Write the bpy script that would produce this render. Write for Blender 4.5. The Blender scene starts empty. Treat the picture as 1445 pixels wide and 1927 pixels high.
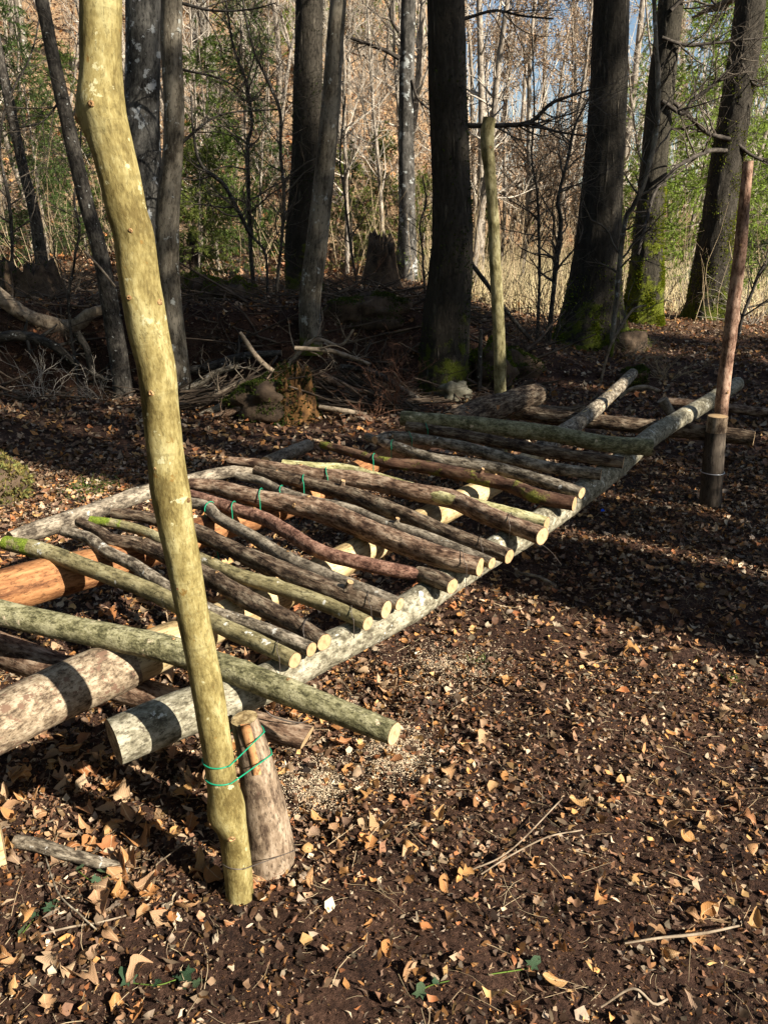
import bpy, math
import numpy as np
from mathutils import Vector

# ------------------------------------------------------------------ camera, sky, sun, exposure
scene = bpy.context.scene
COL = scene.collection
CAM_H, PITCH, FPX, PW, PH = 1.55, math.radians(20.6), 1447.0, 1445.0, 1927.0
cam_data = bpy.data.cameras.new('camera')
cam_data.sensor_fit = 'VERTICAL'
cam_data.sensor_height = 36.0
cam_data.lens = 36.0 * FPX / PH
cam_data.clip_start, cam_data.clip_end = 0.05, 600.0
cam = bpy.data.objects.new('camera', cam_data)
cam.location = (0, 0, CAM_H)
cam.rotation_euler = (math.pi / 2 - PITCH, 0, 0)
COL.objects.link(cam)
scene.camera = cam

SUN_EL = math.radians(33)
SUN_H = np.array([0.83, -0.56]) / math.hypot(0.83, 0.56)
SUN = Vector((SUN_H[0] * math.cos(SUN_EL), SUN_H[1] * math.cos(SUN_EL), math.sin(SUN_EL)))
PERP = np.array([0.56, 0.83]) / math.hypot(0.83, 0.56)

world = bpy.data.worlds.new('World')
scene.world = world
world.use_nodes = True
wn = world.node_tree
for n in list(wn.nodes):
    wn.nodes.remove(n)
sky = wn.nodes.new('ShaderNodeTexSky')
sky.sky_type = 'NISHITA'
sky.sun_disc = False
sky.sun_elevation = SUN_EL
sky.sun_rotation = math.atan2(SUN_H[0], SUN_H[1])
sky.air_density, sky.dust_density, sky.ozone_density = 1.0, 0.8, 1.0
bgn = wn.nodes.new('ShaderNodeBackground')
bgn.inputs['Strength'].default_value = 0.05
wo = wn.nodes.new('ShaderNodeOutputWorld')
wn.links.new(sky.outputs[0], bgn.inputs['Color'])
wn.links.new(bgn.outputs[0], wo.inputs['Surface'])

sun_data = bpy.data.lights.new('sun', 'SUN')
sun_data.energy = 5.0
sun_data.angle = math.radians(0.5)
sun_data.color = (1.0, 0.93, 0.82)
sun = bpy.data.objects.new('sun', sun_data)
sun.rotation_euler = SUN.to_track_quat('Z', 'Y').to_euler()
sun.location = (8, -6, 12)
COL.objects.link(sun)

vs = scene.view_settings
vs.view_transform = 'Standard'
vs.look = 'None'
vs.exposure = 1.5
vs.gamma = 1.0
vs.use_curve_mapping = False
scene.render.engine = 'CYCLES'
scene.cycles.max_bounces = 5
scene.cycles.diffuse_bounces = 2
scene.cycles.glossy_bounces = 2
scene.cycles.transmission_bounces = 3
scene.cycles.use_denoising = True

rng = np.random.default_rng(7)

# ------------------------------------------------------------------ numpy helpers
def _hash(ix, iy, iz, seed):
    h = (ix * 374761393 + iy * 668265263 + iz * 2147483647 + seed * 1274126177) & 0xFFFFFFFF
    h = ((h ^ (h >> 13)) * 1274126177) & 0xFFFFFFFF
    h = h ^ (h >> 16)
    return (h & 0xFFFFFF) / float(0xFFFFFF)

def noise3(x, y, z, seed=0):
    x, y, z = np.broadcast_arrays(np.asarray(x, float), np.asarray(y, float), np.asarray(z, float))
    ix, iy, iz = np.floor(x).astype(np.int64), np.floor(y).astype(np.int64), np.floor(z).astype(np.int64)
    fx, fy, fz = x - ix, y - iy, z - iz
    fx, fy, fz = [f * f * (3 - 2 * f) for f in (fx, fy, fz)]
    r = 0.0
    for dx in (0, 1):
        wx = fx if dx else 1 - fx
        for dy in (0, 1):
            wy = fy if dy else 1 - fy
            for dz in (0, 1):
                wz = fz if dz else 1 - fz
                r = r + wx * wy * wz * _hash(ix + dx, iy + dy, iz + dz, seed)
    return r * 2 - 1

def noise2(x, y, seed=0):
    return noise3(x, y, np.zeros_like(np.asarray(x, float)) + 0.5, seed)

def sstep(a, b, x):
    t = np.clip((np.asarray(x, float) - a) / (b - a), 0, 1)
    return t * t * (3 - 2 * t)

def unit(v):
    v = np.asarray(v, float)
    return v / np.maximum(np.linalg.norm(v, axis=-1, keepdims=True), 1e-9)

CP, SP = math.cos(PITCH), math.sin(PITCH)

def ray(px, py):
    u, v = (px - PW / 2) / FPX, (PH / 2 - py) / FPX
    return np.array([u, CP + v * SP, -SP + v * CP])

def pz(px, py, z):                    # the point of that height
    d = ray(px, py)
    t = (z - CAM_H) / d[2]
    return np.array([d[0] * t, d[1] * t, z])

def py_(px, py, Y):                   # the point that far ahead
    d = ray(px, py)
    t = Y / d[1]
    return np.array([d[0] * t, Y, CAM_H + d[2] * t])

def depth(p):
    p = np.asarray(p, float)
    return p[..., 1] * CP + (CAM_H - p[..., 2]) * SP

def topx(p):
    p = np.asarray(p, float)
    d = depth(p)
    return PW / 2 + p[..., 0] / d * FPX, PH / 2 - ((p[..., 2] - CAM_H) * CP + p[..., 1] * SP) / d * FPX

def H(x, y):
    x, y = np.asarray(x, float), np.asarray(y, float)
    near = 1 - sstep(3, 8, np.hypot(x, y))
    z = 0.030 * noise2(x * 1.3, y * 1.3, 1) + 0.014 * noise2(x * 5, y * 5, 2)
    z = z + near * (0.020 * noise2(x * 11, y * 11, 3) + 0.010 * noise2(x * 31, y * 31, 4) + .005 * noise2(x * 75, y * 75, 9))
    w = 0.35 * noise2(x * 0.9, y * 0.4, 5)
    bh = 0.62 * (1 - sstep(0.0, 2.6, x)) + 0.10
    z = z + bh * sstep(7.6, 8.5, y + w)
    z = z - 0.30 * np.exp(-((y + w - 7.75) / 0.33) ** 2) * (1 - sstep(-0.6, 0.4, x))
    z = z + sstep(8, 14, y) * (0.22 * noise2(x * 0.35, y * 0.35, 6) + 0.06 * noise2(x * 1.7, y * 1.7, 8))
    t = y - 19 - 0.25 * np.maximum(x, 0)
    rise = 0.5 * (t + np.sqrt(t * t + 9))
    k = 1 - sstep(-.06, 0.16, x / np.maximum(y, 5))
    z = z + sstep(10, 22, y) * rise * (0.05 + 0.47 * k)
    return z

def gp(px, py):                       # where the sight line meets the ground
    d = ray(px, py)
    t = np.linspace(0.6, 120, 6000)
    P = np.array([0, 0, CAM_H]) + d * t[:, None]
    below = P[:, 2] < H(P[:, 0], P[:, 1])
    i = int(np.argmax(below)) if below.any() else len(t) - 1
    return P[i]

# ------------------------------------------------------------------ mesh helpers
def mesh_np(name, V, quads=None, tris=None, mat=None, smooth=True, attrs=None, polys=None):
    me = bpy.data.meshes.new(name)
    V = np.asarray(V, np.float32)
    me.vertices.add(len(V))
    me.vertices.foreach_set('co', V.ravel())
    loops, starts, pos = [], [], 0
    for F, k in ((quads, 4), (tris, 3)):
        if F is not None and len(F):
            F = np.asarray(F, np.int32)
            loops.append(F.ravel())
            starts.append(pos + np.arange(len(F), dtype=np.int32) * k)
            pos += F.size
    if polys:
        for p in polys:
            loops.append(np.asarray(p, np.int32))
            starts.append(np.array([pos], np.int32))
            pos += len(p)
    L, S = np.concatenate(loops), np.concatenate(starts)
    me.loops.add(len(L))
    me.loops.foreach_set('vertex_index', L)
    me.polygons.add(len(S))
    me.polygons.foreach_set('loop_start', S)
    if smooth:
        me.polygons.foreach_set('use_smooth', np.ones(len(S), bool))
    for an, (kind, arr) in (attrs or {}).items():
        a = me.attributes.new(an, kind, 'POINT')
        arr = np.asarray(arr, np.float32)
        if kind == 'FLOAT_COLOR':
            if arr.shape[1] == 3:
                arr = np.concatenate([arr, np.ones((len(arr), 1), np.float32)], 1)
            a.data.foreach_set('color', arr.ravel())
        elif kind == 'FLOAT_VECTOR':
            a.data.foreach_set('vector', arr.ravel())
        else:
            a.data.foreach_set('value', arr.ravel())
    me.update(calc_edges=True)
    me.validate()
    if mat:
        me.materials.append(mat)
    return me

def put(name, me, parent=None, loc=None):
    o = bpy.data.objects.new(name, me)
    COL.objects.link(o)
    if parent is not None:
        o.parent = parent
    if loc is not None:
        o.location = loc
    return o

def tag(o, label=None, cat=None, group=None, kind=None):
    if label: o['label'] = label
    if cat: o['category'] = cat
    if group: o['group'] = group
    if kind: o['kind'] = kind
    return o

def empty(name, loc=(0, 0, 0)):
    return put(name, None, None, tuple(loc))

def copy_tree(o, parent=None):
    c = o.copy()
    COL.objects.link(c)
    c.parent = parent
    for ch in o.children:
        copy_tree(ch, c)
    return c

def spline(P, n):
    """Catmull-Rom through rows of P (any columns), n samples spread by arc length of the first three."""
    P = np.asarray(P, float)
    if len(P) == 2:
        t = np.linspace(0, 1, n)[:, None]
        return P[0] * (1 - t) + P[1] * t
    E = np.vstack([2 * P[0] - P[1], P, 2 * P[-1] - P[-2]])
    seg = []
    for i in range(len(P) - 1):
        p0, p1, p2, p3 = E[i:i + 4]
        t = np.linspace(0, 1, 16, endpoint=False)[:, None]
        seg.append(0.5 * (2 * p1 + (p2 - p0) * t + (2 * p0 - 5 * p1 + 4 * p2 - p3) * t ** 2 + (3 * p1 - p0 - 3 * p2 + p3) * t ** 3))
    S = np.vstack(seg + [P[-1:]])
    d = np.r_[0, np.cumsum(np.linalg.norm(np.diff(S[:, :3], axis=0), axis=1))]
    t = np.linspace(0, d[-1], n)
    return np.stack([np.interp(t, d, S[:, c]) for c in range(S.shape[1])], 1)

def frames(C):
    T = unit(np.gradient(C, axis=0))
    N = np.zeros_like(T)
    a = np.array([0, 0, 1.0]) if abs(T[0, 2]) < 0.8 else np.array([1.0, 0, 0])
    N[0] = unit(a - T[0] * (a @ T[0]))
    for i in range(1, len(C)):
        v = N[i - 1] - T[i] * (N[i - 1] @ T[i])
        N[i] = unit(v)
    return T, N, np.cross(T, N)

def tube(C, R, nseg=14, disp=None):
    """C centres (n,3), R radii (n,); disp(theta, v, r)->extra radius. Returns V, quads, bark coords."""
    C, R = np.asarray(C, float), np.asarray(R, float)
    T, N, B = frames(C)
    n = len(C)
    v = np.r_[0, np.cumsum(np.linalg.norm(np.diff(C, axis=0), axis=1))]
    th = np.linspace(0, 2 * np.pi, nseg, endpoint=False)
    TH, VV = np.meshgrid(th, v)
    RR = np.repeat(R[:, None], nseg, 1)
    bc = np.stack([np.cos(TH) * RR, np.sin(TH) * RR, VV], -1)
    if disp is not None:
        RR = RR + disp(TH, VV, RR)
    V = C[:, None, :] + RR[..., None] * (np.cos(TH)[..., None] * N[:, None, :] + np.sin(TH)[..., None] * B[:, None, :])
    i = np.arange(n - 1)[:, None] * nseg
    j = np.arange(nseg)[None, :]
    j2 = (j + 1) % nseg
    Q = np.stack([i + j, i + j2, i + nseg + j2, i + nseg + j], -1).reshape(-1, 4)
    return V.reshape(-1, 3), Q, bc.reshape(-1, 3)

def strands(P, R, sides=3):
    """P (n,k,3) many thin tapering stems, R (n,k) radii: one vertex/quads pair for all of them."""
    n, k, _ = P.shape
    T = unit(np.gradient(P, axis=1))
    a = np.zeros_like(T)
    a[..., 2] = 1.0
    vert = np.abs(T[..., 2]) > 0.9
    a[vert] = (1.0, 0.2, 0)
    N = unit(np.cross(T, a))
    B = np.cross(T, N)
    th = np.linspace(0, 2 * np.pi, sides, endpoint=False)
    V = P[:, :, None, :] + R[:, :, None, None] * (np.cos(th)[None, None, :, None] * N[:, :, None, :] + np.sin(th)[None, None, :, None] * B[:, :, None, :])
    base = np.arange(n)[:, None, None] * (k * sides) + np.arange(k - 1)[None, :, None] * sides
    j = np.arange(sides)[None, None, :]
    j2 = (j + 1) % sides
    Q = np.stack([base + j, base + j2, base + sides + j2, base + sides + j], -1).reshape(-1, 4)
    return V.reshape(-1, 3), Q

def grow(P, R, m, t0, t1, length, ang, k, rr, up=0.3, wander=0.35, g=rng, taper=0.25):
    """m children from the parent paths P (n,kp,3)."""
    n, kp, _ = P.shape
    L = np.linalg.norm(np.diff(P, axis=1), axis=2).sum(1)
    idx = g.choice(n, m, p=L / L.sum())
    t = g.uniform(t0, t1, m) * (kp - 1)
    i = np.minimum(t.astype(int), kp - 2)
    f = (t - i)[:, None]
    p = P[idx, i] * (1 - f) + P[idx, i + 1] * f
    r = R[idx, i] * (1 - f[:, 0]) + R[idx, i + 1] * f[:, 0]
    T = unit(P[idx, i + 1] - P[idx, i])
    rv = unit(g.normal(size=(m, 3)))
    pr = unit(rv - T * (rv * T).sum(1, keepdims=True))
    a = np.radians(g.uniform(ang[0], ang[1], m))[:, None]
    d = np.cos(a) * T + np.sin(a) * pr
    ln = g.uniform(length[0], length[1], m) * (1 - 0.5 * t / (kp - 1))
    out = np.zeros((m, k, 3))
    out[:, 0] = p
    for s in range(1, k):
        d = unit(d + wander * g.normal(size=(m, 3)) * 0.6 + np.array([0, 0, up / k]))
        out[:, s] = out[:, s - 1] + d * (ln / (k - 1))[:, None]
    r0 = np.minimum(r * rr, r)
    rad = r0[:, None] * np.linspace(1, taper, k)[None, :]
    return out, np.maximum(rad, 0.0011)

def join(parts):
    """[(V,Q),...] -> V,Q"""
    Vs, Qs, o = [], [], 0
    for V, Q in parts:
        Vs.append(V); Qs.append(np.asarray(Q) + o); o += len(V)
    return np.vstack(Vs), np.vstack(Qs)

# ------------------------------------------------------------------ materials
class NT:
    def __init__(s, name):
        s.m = bpy.data.materials.new(name)
        s.m.use_nodes = True
        s.t = s.m.node_tree
        s.p = s.t.nodes['Principled BSDF']
        s.p.inputs['Specular IOR Level'].default_value = 0.15
    def n(s, typ, **kw):
        nd = s.t.nodes.new(typ)
        for k, v in kw.items():
            if k.startswith('_'):
                setattr(nd, k[1:], v)
            else:
                key = k.replace('__', ' ')
                inp = nd.inputs[key]
                if isinstance(v, bpy.types.NodeSocket):
                    s.t.links.new(v, inp)
                else:
                    inp.default_value = v
        return nd
    def link(s, a, b):
        s.t.links.new(a, b)
    def noise(s, vec, scale, detail=4, rough=0.55, typ='FBM', dist=0.0):
        nd = s.n('ShaderNodeTexNoise', _noise_type=typ, Scale=scale, Detail=detail, Roughness=rough, Distortion=dist)
        s.link(vec, nd.inputs['Vector'])
        return nd.outputs['Fac']
    def ramp(s, fac, stops, interp='LINEAR'):
        nd = s.n('ShaderNodeValToRGB')
        s.link(fac, nd.inputs['Fac'])
        cr = nd.color_ramp
        cr.interpolation = interp
        while len(cr.elements) < len(stops):
            cr.elements.new(0.5)
        for e, (p, c) in zip(cr.elements, stops):
            e.position = p
            e.color = (c, c, c, 1) if isinstance(c, (int, float)) else (*c, 1)
        return nd.outputs['Color']
    def mix(s, fac, a, b, mode='MIX'):
        nd = s.n('ShaderNodeMix', _data_type='RGBA', _blend_type=mode)
        for sock, v in ((nd.inputs[0], fac), (nd.inputs[6], a), (nd.inputs[7], b)):
            if isinstance(v, bpy.types.NodeSocket):
                s.link(v, sock)
            elif isinstance(v, (int, float)):
                sock.default_value = v
            else:
                sock.default_value = (*v, 1)
        return nd.outputs[2]
    def math(s, op, a, b=0.0):
        nd = s.n('ShaderNodeMath', _operation=op)
        for i, v in enumerate((a, b)):
            if isinstance(v, bpy.types.NodeSocket):
                s.link(v, nd.inputs[i])
            else:
                nd.inputs[i].default_value = v
        return nd.outputs[0]
    def attr(s, name):
        return s.n('ShaderNodeAttribute', _attribute_name=name)
    def mapping(s, vec, scale):
        nd = s.n('ShaderNodeMapping')
        nd.inputs['Scale'].default_value = scale
        s.link(vec, nd.inputs['Vector'])
        return nd.outputs[0]
    def bump(s, h, strength, dist, prev=None):
        nd = s.n('ShaderNodeBump', Strength=strength, Distance=dist)
        s.link(h, nd.inputs['Height'])
        if prev is not None:
            s.link(prev, nd.inputs['Normal'])
        return nd.outputs[0]
    def done(s, col=None, rough=0.8, normal=None):
        if col is not None:
            if isinstance(col, bpy.types.NodeSocket):
                s.link(col, s.p.inputs['Base Color'])
            else:
                s.p.inputs['Base Color'].default_value = (*col, 1)
        if isinstance(rough, bpy.types.NodeSocket):
            s.link(rough, s.p.inputs['Roughness'])
        else:
            s.p.inputs['Roughness'].default_value = rough
        if normal is not None:
            s.link(normal, s.p.inputs['Normal'])
        return s.m

def bark(name, stops, scale=22, stretch=4.0, ridge=0.0, lichen=None, moss=None, bump=0.5, dist=0.006, fine=90, rough=0.85, patch=None, ring=0.0, fleck=.8):
    """stops: three colours dark to light. lichen/patch: (colour, threshold, scale). moss: (colour, threshold, scale, height fade)."""
    s = NT(name)
    bc = s.attr('bc').outputs['Vector']
    oi = s.n('ShaderNodeObjectInfo')
    off = s.n('ShaderNodeVectorMath', _operation='SCALE')
    cmb = s.n('ShaderNodeCombineXYZ', X=oi.outputs['Random'], Y=oi.outputs['Random'], Z=oi.outputs['Random'])
    s.link(cmb.outputs[0], off.inputs[0]); off.inputs['Scale'].default_value = 31.0
    add = s.n('ShaderNodeVectorMath', _operation='ADD')
    s.link(bc, add.inputs[0]); s.link(off.outputs[0], add.inputs[1])
    v = add.outputs[0]
    sv = s.mapping(v, (1, 1, 1 / stretch))
    n1 = s.noise(sv, scale, 6, 0.62)
    n2 = s.noise(v, scale * 0.28, 3, 0.5)
    n3 = s.noise(sv, fine, 4, 0.6)
    f = s.math('ADD', s.math('MULTIPLY', n1, 0.55), s.math('ADD', s.math('MULTIPLY', n2, 0.25), s.math('MULTIPLY', n3, 0.20)))
    col = s.ramp(f, [(0.415, stops[0]), (0.50, stops[1]), (0.585, stops[2])])
    h = s.math('ADD', n1, s.math('MULTIPLY', n3, 0.35))
    if fleck:
        fn = s.noise(s.mapping(v, (1, 1, .4)), fine * .75, 5, .7)
        dk = s.ramp(fn, [(.405, 1.0), (.445, 0.0)])
        lt = s.ramp(fn, [(.565, 0.0), (.60, 1.0)])
        col = s.mix(s.math('MULTIPLY', dk, .75 * fleck), col, tuple(c * .4 for c in stops[0]))
        col = s.mix(s.math('MULTIPLY', lt, .45 * fleck), col, tuple(min(.7, c * 1.15) for c in stops[2]))
        h = s.math('SUBTRACT', h, s.math('MULTIPLY', dk, .5 * fleck))
    if ridge > 0:
        rg = s.noise(s.mapping(v, (1, 1, 1 / (stretch * 1.6))), scale * 1.2, 3, 0.5, 'RIDGED_MULTIFRACTAL')
        rgc = s.ramp(rg, [(0.25, 0.0), (0.60, 1.0)])
        col = s.mix(s.math('MULTIPLY', s.math('SUBTRACT', 1.0, rgc), ridge * 0.85), col, tuple(c * 0.3 for c in stops[0]))
        h = s.math('ADD', h, s.math('MULTIPLY', rgc, 1.3 * ridge))
    if ring > 0:      # rings of lenticels round the stem
        rv = s.mapping(v, (1, 1, 9.0))
        rn = s.noise(rv, 11, 2, 0.5)
        col = s.mix(s.math('MULTIPLY', s.ramp(rn, [(0.58, 0.0), (0.68, 1.0)]), ring), col, tuple(c * 0.55 for c in stops[1]))
    for L in (lichen, patch):
        if L:
            ln = s.noise(v, L[2], 5, 0.65)
            lm = s.ramp(ln, [(L[1] - .045, 0.0), (L[1] - .015, 1.0)])
            col = s.mix(lm, col, L[0])
    if moss:
        mn = s.noise(v, moss[2], 5, 0.6)
        if moss[3]:
            sx = s.n('ShaderNodeSeparateXYZ'); s.link(bc, sx.inputs[0])
            fade = s.n('ShaderNodeMapRange'); s.link(sx.outputs['Z'], fade.inputs['Value'])
            fade.inputs['From Min'].default_value, fade.inputs['From Max'].default_value = 0.0, moss[3]
            fade.inputs['To Min'].default_value, fade.inputs['To Max'].default_value = 0.28, -0.22
            mn = s.math('ADD', mn, fade.outputs[0])
        mm = s.ramp(mn, [(moss[1], 0.0), (moss[1] + 0.09, 1.0)])
        mcol = s.ramp(s.noise(v, 160, 3, 0.6), [(0.35, tuple(c * 0.45 for c in moss[0])), (0.65, moss[0])])
        col = s.mix(mm, col, mcol)
        h = s.math('ADD', h, s.math('MULTIPLY', mm, s.noise(v, 120, 3, 0.7)))
    return s.done(col, rough, s.bump(h, bump, dist))

M = {}
M['yellow'] = bark('smooth_yellow_bark', [(.10, .073, .022), (.21, .166, .06), (.32, .275, .125)], 22, 2.6, bump=0.6, dist=0.003, fine=210, rough=.8,
                   lichen=((.38, .345, .19), .685, 34), patch=((.17, .105, .028), .70, 36), ring=.35, fleck=.42)
M['olive'] = bark('olive_bark', [(.10, .085, .04), (.21, .175, .085), (.33, .29, .16)], 30, 3.0, bump=.9, dist=.004, fine=140, rough=.6,
                  lichen=((.55, .54, .47), .685, 20), moss=((.20, .26, .03), .62, 14, .35), ring=.3)
M['greengrey'] = bark('greenish_grey_bark', [(.07, .065, .03), (.175, .16, .08), (.31, .285, .165)], 40, 1.6, bump=.9, dist=.004, fine=160, rough=.65,
                      lichen=((.58, .47, .31), .685, 17), ring=.3)
M['brownrough'] = bark('rough_brown_bark', [(.042, .026, .016), (.21, .14, .087), (.52, .41, .28)], 51, 4, ridge=.7, bump=1.0, dist=.009, fine=120)
M['greybrown'] = bark('grey_brown_bark', [(.05, .038, .026), (.20, .162, .112), (.43, .365, .27)], 57, 2.5, ridge=.25, bump=.9, dist=.005, fine=150, lichen=((.5, .48, .42), .68, 25))
M['red'] = bark('red_spruce_bark', [(.06, .027, .018), (.165, .084, .056), (.30, .175, .12)], 60, 1.4, bump=.9, dist=.005, fine=200)
M['redbrown'] = bark('reddish_brown_bark', [(.05, .026, .016), (.245, .15, .093), (.50, .37, .255)], 47, 3.4, ridge=.45, bump=.9, dist=.006, fine=130)
M['grey'] = bark('smooth_grey_bark', [(.055, .043, .03), (.15, .122, .086), (.29, .245, .18)], 34, 2.0, bump=.9, dist=.004, fine=160, lichen=((.38, .36, .30), .69, 26))
M['palegreen'] = bark('pale_green_bark', [(.16, .14, .055), (.34, .31, .14), (.48, .44, .25)], 34, 2.4, bump=.9, dist=.004, fine=150, ring=.3, patch=((.13, .085, .04), .70, 24))
M['mossbark'] = bark('mossy_broken_bark', [(.05, .025, .016), (.15, .075, .045), (.28, .17, .10)], 30, 3, ridge=.7, bump=.9, dist=.006, moss=((.17, .17, .03), .55, 12, 0))
M['lichenbeam'] = bark('lichen_covered_bark', [(.075, .064, .04), (.19, .17, .115), (.33, .30, .22)], 44, 1.3, bump=.5, dist=.002, fine=170, lichen=((.50, .48, .40), .66, 22), patch=((.08, .065, .045), .66, 60))
M['thickbark'] = bark('flecked_grey_brown_bark', [(.06, .04, .025), (.195, .145, .092), (.335, .27, .185)], 40, 1.2, bump=.5, dist=.003, fine=180, patch=((.14, .085, .055), .62, 34))
M['debarked'] = bark('orange_debarked_wood', [(.09, .034, .014), (.255, .115, .045), (.40, .21, .09)], 16, 7, bump=.25, dist=.001, fine=120, rough=.75)
M['palewood'] = bark('pale_debarked_wood', [(.20, .135, .06), (.40, .295, .145), (.52, .41, .23)], 18, 7, bump=.3, dist=.0015, fine=120, rough=.6)
M['darkgrey'] = bark('dark_grey_bark', [(.022, .019, .015), (.062, .053, .042), (.13, .115, .092)], 36, 2.2, ridge=.3, bump=.5, dist=.003, lichen=((.42, .42, .38), .68, 24))
M['stump'] = bark('weathered_stake_wood', [(.065, .042, .027), (.185, .132, .085), (.325, .25, .175)], 30, 3, bump=.5, dist=.002, fine=150, patch=((.10, .06, .04), .70, 30))
M['darkstake'] = bark('dark_stake_wood', [(.035, .027, .02), (.085, .065, .048), (.15, .12, .09)], 24, 7, ridge=.3, bump=.5, dist=.003)
M['oak'] = bark('furrowed_dark_bark', [(.055, .045, .031), (.12, .10, .072), (.21, .18, .135)], 20, 4.5, ridge=1.0, bump=1.0, dist=.02, fine=90, moss=((.11, .13, .013), .61, 7, 1.4))
M['beech'] = bark('lichened_beech_bark', [(.022, .02, .017), (.075, .07, .06), (.15, .14, .12)], 12, 2.5, bump=.45, dist=.006, fine=70, lichen=((.36, .37, .36), .625, 8), moss=((.10, .13, .015), .60, 4, .6))
M['beechlit'] = bark('brown_grey_beech_bark', [(.045, .036, .024), (.125, .105, .075), (.22, .19, .14)], 14, 5, bump=.5, dist=.006, fine=80, lichen=((.34, .34, .30), .65, 11), moss=((.12, .14, .015), .60, 5, .6))
M['darkbeech'] = bark('dark_lichened_bark', [(.022, .020, .016), (.055, .05, .042), (.12, .11, .095)], 14, 2.5, bump=.5, dist=.006, fine=70, lichen=((.30, .31, .29), .64, 8))
M['mossoak'] = bark('moss_covered_bark', [(.05, .042, .027), (.10, .085, .058), (.18, .155, .11)], 18, 4, ridge=.9, bump=1.0, dist=.02, moss=((.15, .17, .015), .56, 7, 2.3))
M['pinkbrown'] = bark('pinkish_brown_bark', [(.09, .045, .028), (.24, .14, .092), (.38, .25, .175)], 34, 2, bump=.8, dist=.004, fine=140, patch=((.10, .05, .03), .69, 22))
M['postolive'] = bark('dull_olive_bark', [(.09, .075, .03), (.20, .17, .078), (.31, .275, .15)], 30, 2.5, bump=.6, dist=.003, ring=.3)
M['limb'] = bark('dark_limb_bark', [(.018, .015, .011), (.045, .037, .029), (.09, .075, .06)], 30, 4, bump=.5, dist=.004)
M['sapling'] = bark('sapling_bark', [(.10, .08, .058), (.23, .19, .145), (.38, .33, .265)], 30, 4, bump=.3, dist=.003)

def simple(name, c1, c2, scale, rough=.85, bump=.4, dist=.004, coord='Object', detail=5):
    s = NT(name)
    tc = s.n('ShaderNodeTexCoord').outputs[coord]
    n = s.noise(tc, scale, detail, .6)
    return s.done(s.ramp(n, [(.35, c1), (.65, c2)]), rough, s.bump(n, bump, dist))

M['twig'] = simple('dark_twig_bark', (.05, .04, .03), (.14, .115, .085), 9, bump=0)
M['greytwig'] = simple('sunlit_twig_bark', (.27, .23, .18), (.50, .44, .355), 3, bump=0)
M['tantwig'] = simple('dry_tan_stems', (.26, .185, .105), (.46, .36, .22), 3, bump=0)
M['redtwig'] = simple('reddish_twigs', (.13, .06, .035), (.24, .125, .075), 5, bump=0)
M['deadwood'] = simple('bleached_dead_wood', (.12, .085, .055), (.33, .26, .18), 22, bump=.8)
M['brush'] = simple('dead_brushwood', (.03, .021, .014), (.13, .095, .065), 6, bump=0)
M['drygrass'] = simple('dry_meadow_grass', (.34, .27, .14), (.58, .49, .29), 1.2, bump=0)
M['green'] = simple('fresh_grass', (.05, .085, .015), (.12, .18, .03), 8, bump=0)
M['stone'] = simple('lichened_stone', (.075, .068, .045), (.24, .22, .155), 14, bump=.7, dist=.02)
M['mossrock'] = simple('mossy_soil_clump', (.05, .045, .014), (.20, .185, .05), 10, bump=.8, dist=.02)
M['rot'] = simple('orange_rotten_wood', (.014, .009, .006), (.24, .12, .04), 13, bump=1.0, dist=.02)
M['darkrot'] = simple('dark_rotten_wood', (.03, .02, .013), (.10, .068, .042), 9, bump=.9, dist=.02)

def leafmat(name, src, trans=0.35, rough=.6):
    s = NT(name)
    if src == 'attr':
        col = s.attr('col').outputs['Color']
    else:
        col = s.ramp(s.n('ShaderNodeObjectInfo').outputs['Random'], src)
    tc = s.n('ShaderNodeTexCoord').outputs['Object']
    n = s.noise(tc, 55, 4, .6)
    col = s.mix(.6, col, s.ramp(n, [(.36, .45), (.60, 1.0)]), 'MULTIPLY')
    if src != 'attr' and name.startswith('single'):
        sx = s.n('ShaderNodeSeparateXYZ'); s.link(tc, sx.inputs[0])
        ay = s.math('ABSOLUTE', sx.outputs['Y'])
        ve = s.math('SINE', s.math('MULTIPLY', s.math('SUBTRACT', sx.outputs['X'], s.math('MULTIPLY', ay, .9)), 62.0))
        n = s.math('ADD', s.math('MULTIPLY', ve, .15), n)
        col = s.mix(s.ramp(ve, [(.80, 0.0), (.98, .22)]), col, s.mix(.5, col, (.12, .05, .02), 'MULTIPLY'))
        col = s.mix(s.ramp(ay, [(.008, .7), (.02, 0.0)]), col, (.52, .36, .2))
    s.done(col, rough, s.bump(n, .5, .003))
    out = s.t.nodes['Material Output']
    tr = s.n('ShaderNodeBsdfTranslucent'); s.link(col, tr.inputs['Color'])
    mx = s.n('ShaderNodeMixShader'); mx.inputs[0].default_value = trans
    s.link(s.p.outputs[0], mx.inputs[1]); s.link(tr.outputs[0], mx.inputs[2])
    s.link(mx.outputs[0], out.inputs['Surface'])
    return s.m
M['litter'] = leafmat('dead_leaves', 'attr', .12)
M['leaf'] = leafmat('single_dead_leaves', [(0, (.30, .19, .11)), (.2, (.44, .20, .065)), (.4, (.46, .33, .20)), (.6, (.36, .14, .05)), (.8, (.50, .28, .10)), (1, (.30, .20, .13))], .2)
M['foliage'] = leafmat('crown_leaves', 'attr', .4, .7)
M['ivy'] = leafmat('ivy_leaves', [(0, (.035, .07, .035)), (.5, (.06, .10, .05)), (1, (.10, .14, .07))], .15, .4)
M['moss'] = leafmat('moss_tufts', 'attr', .3, .9)

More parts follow.
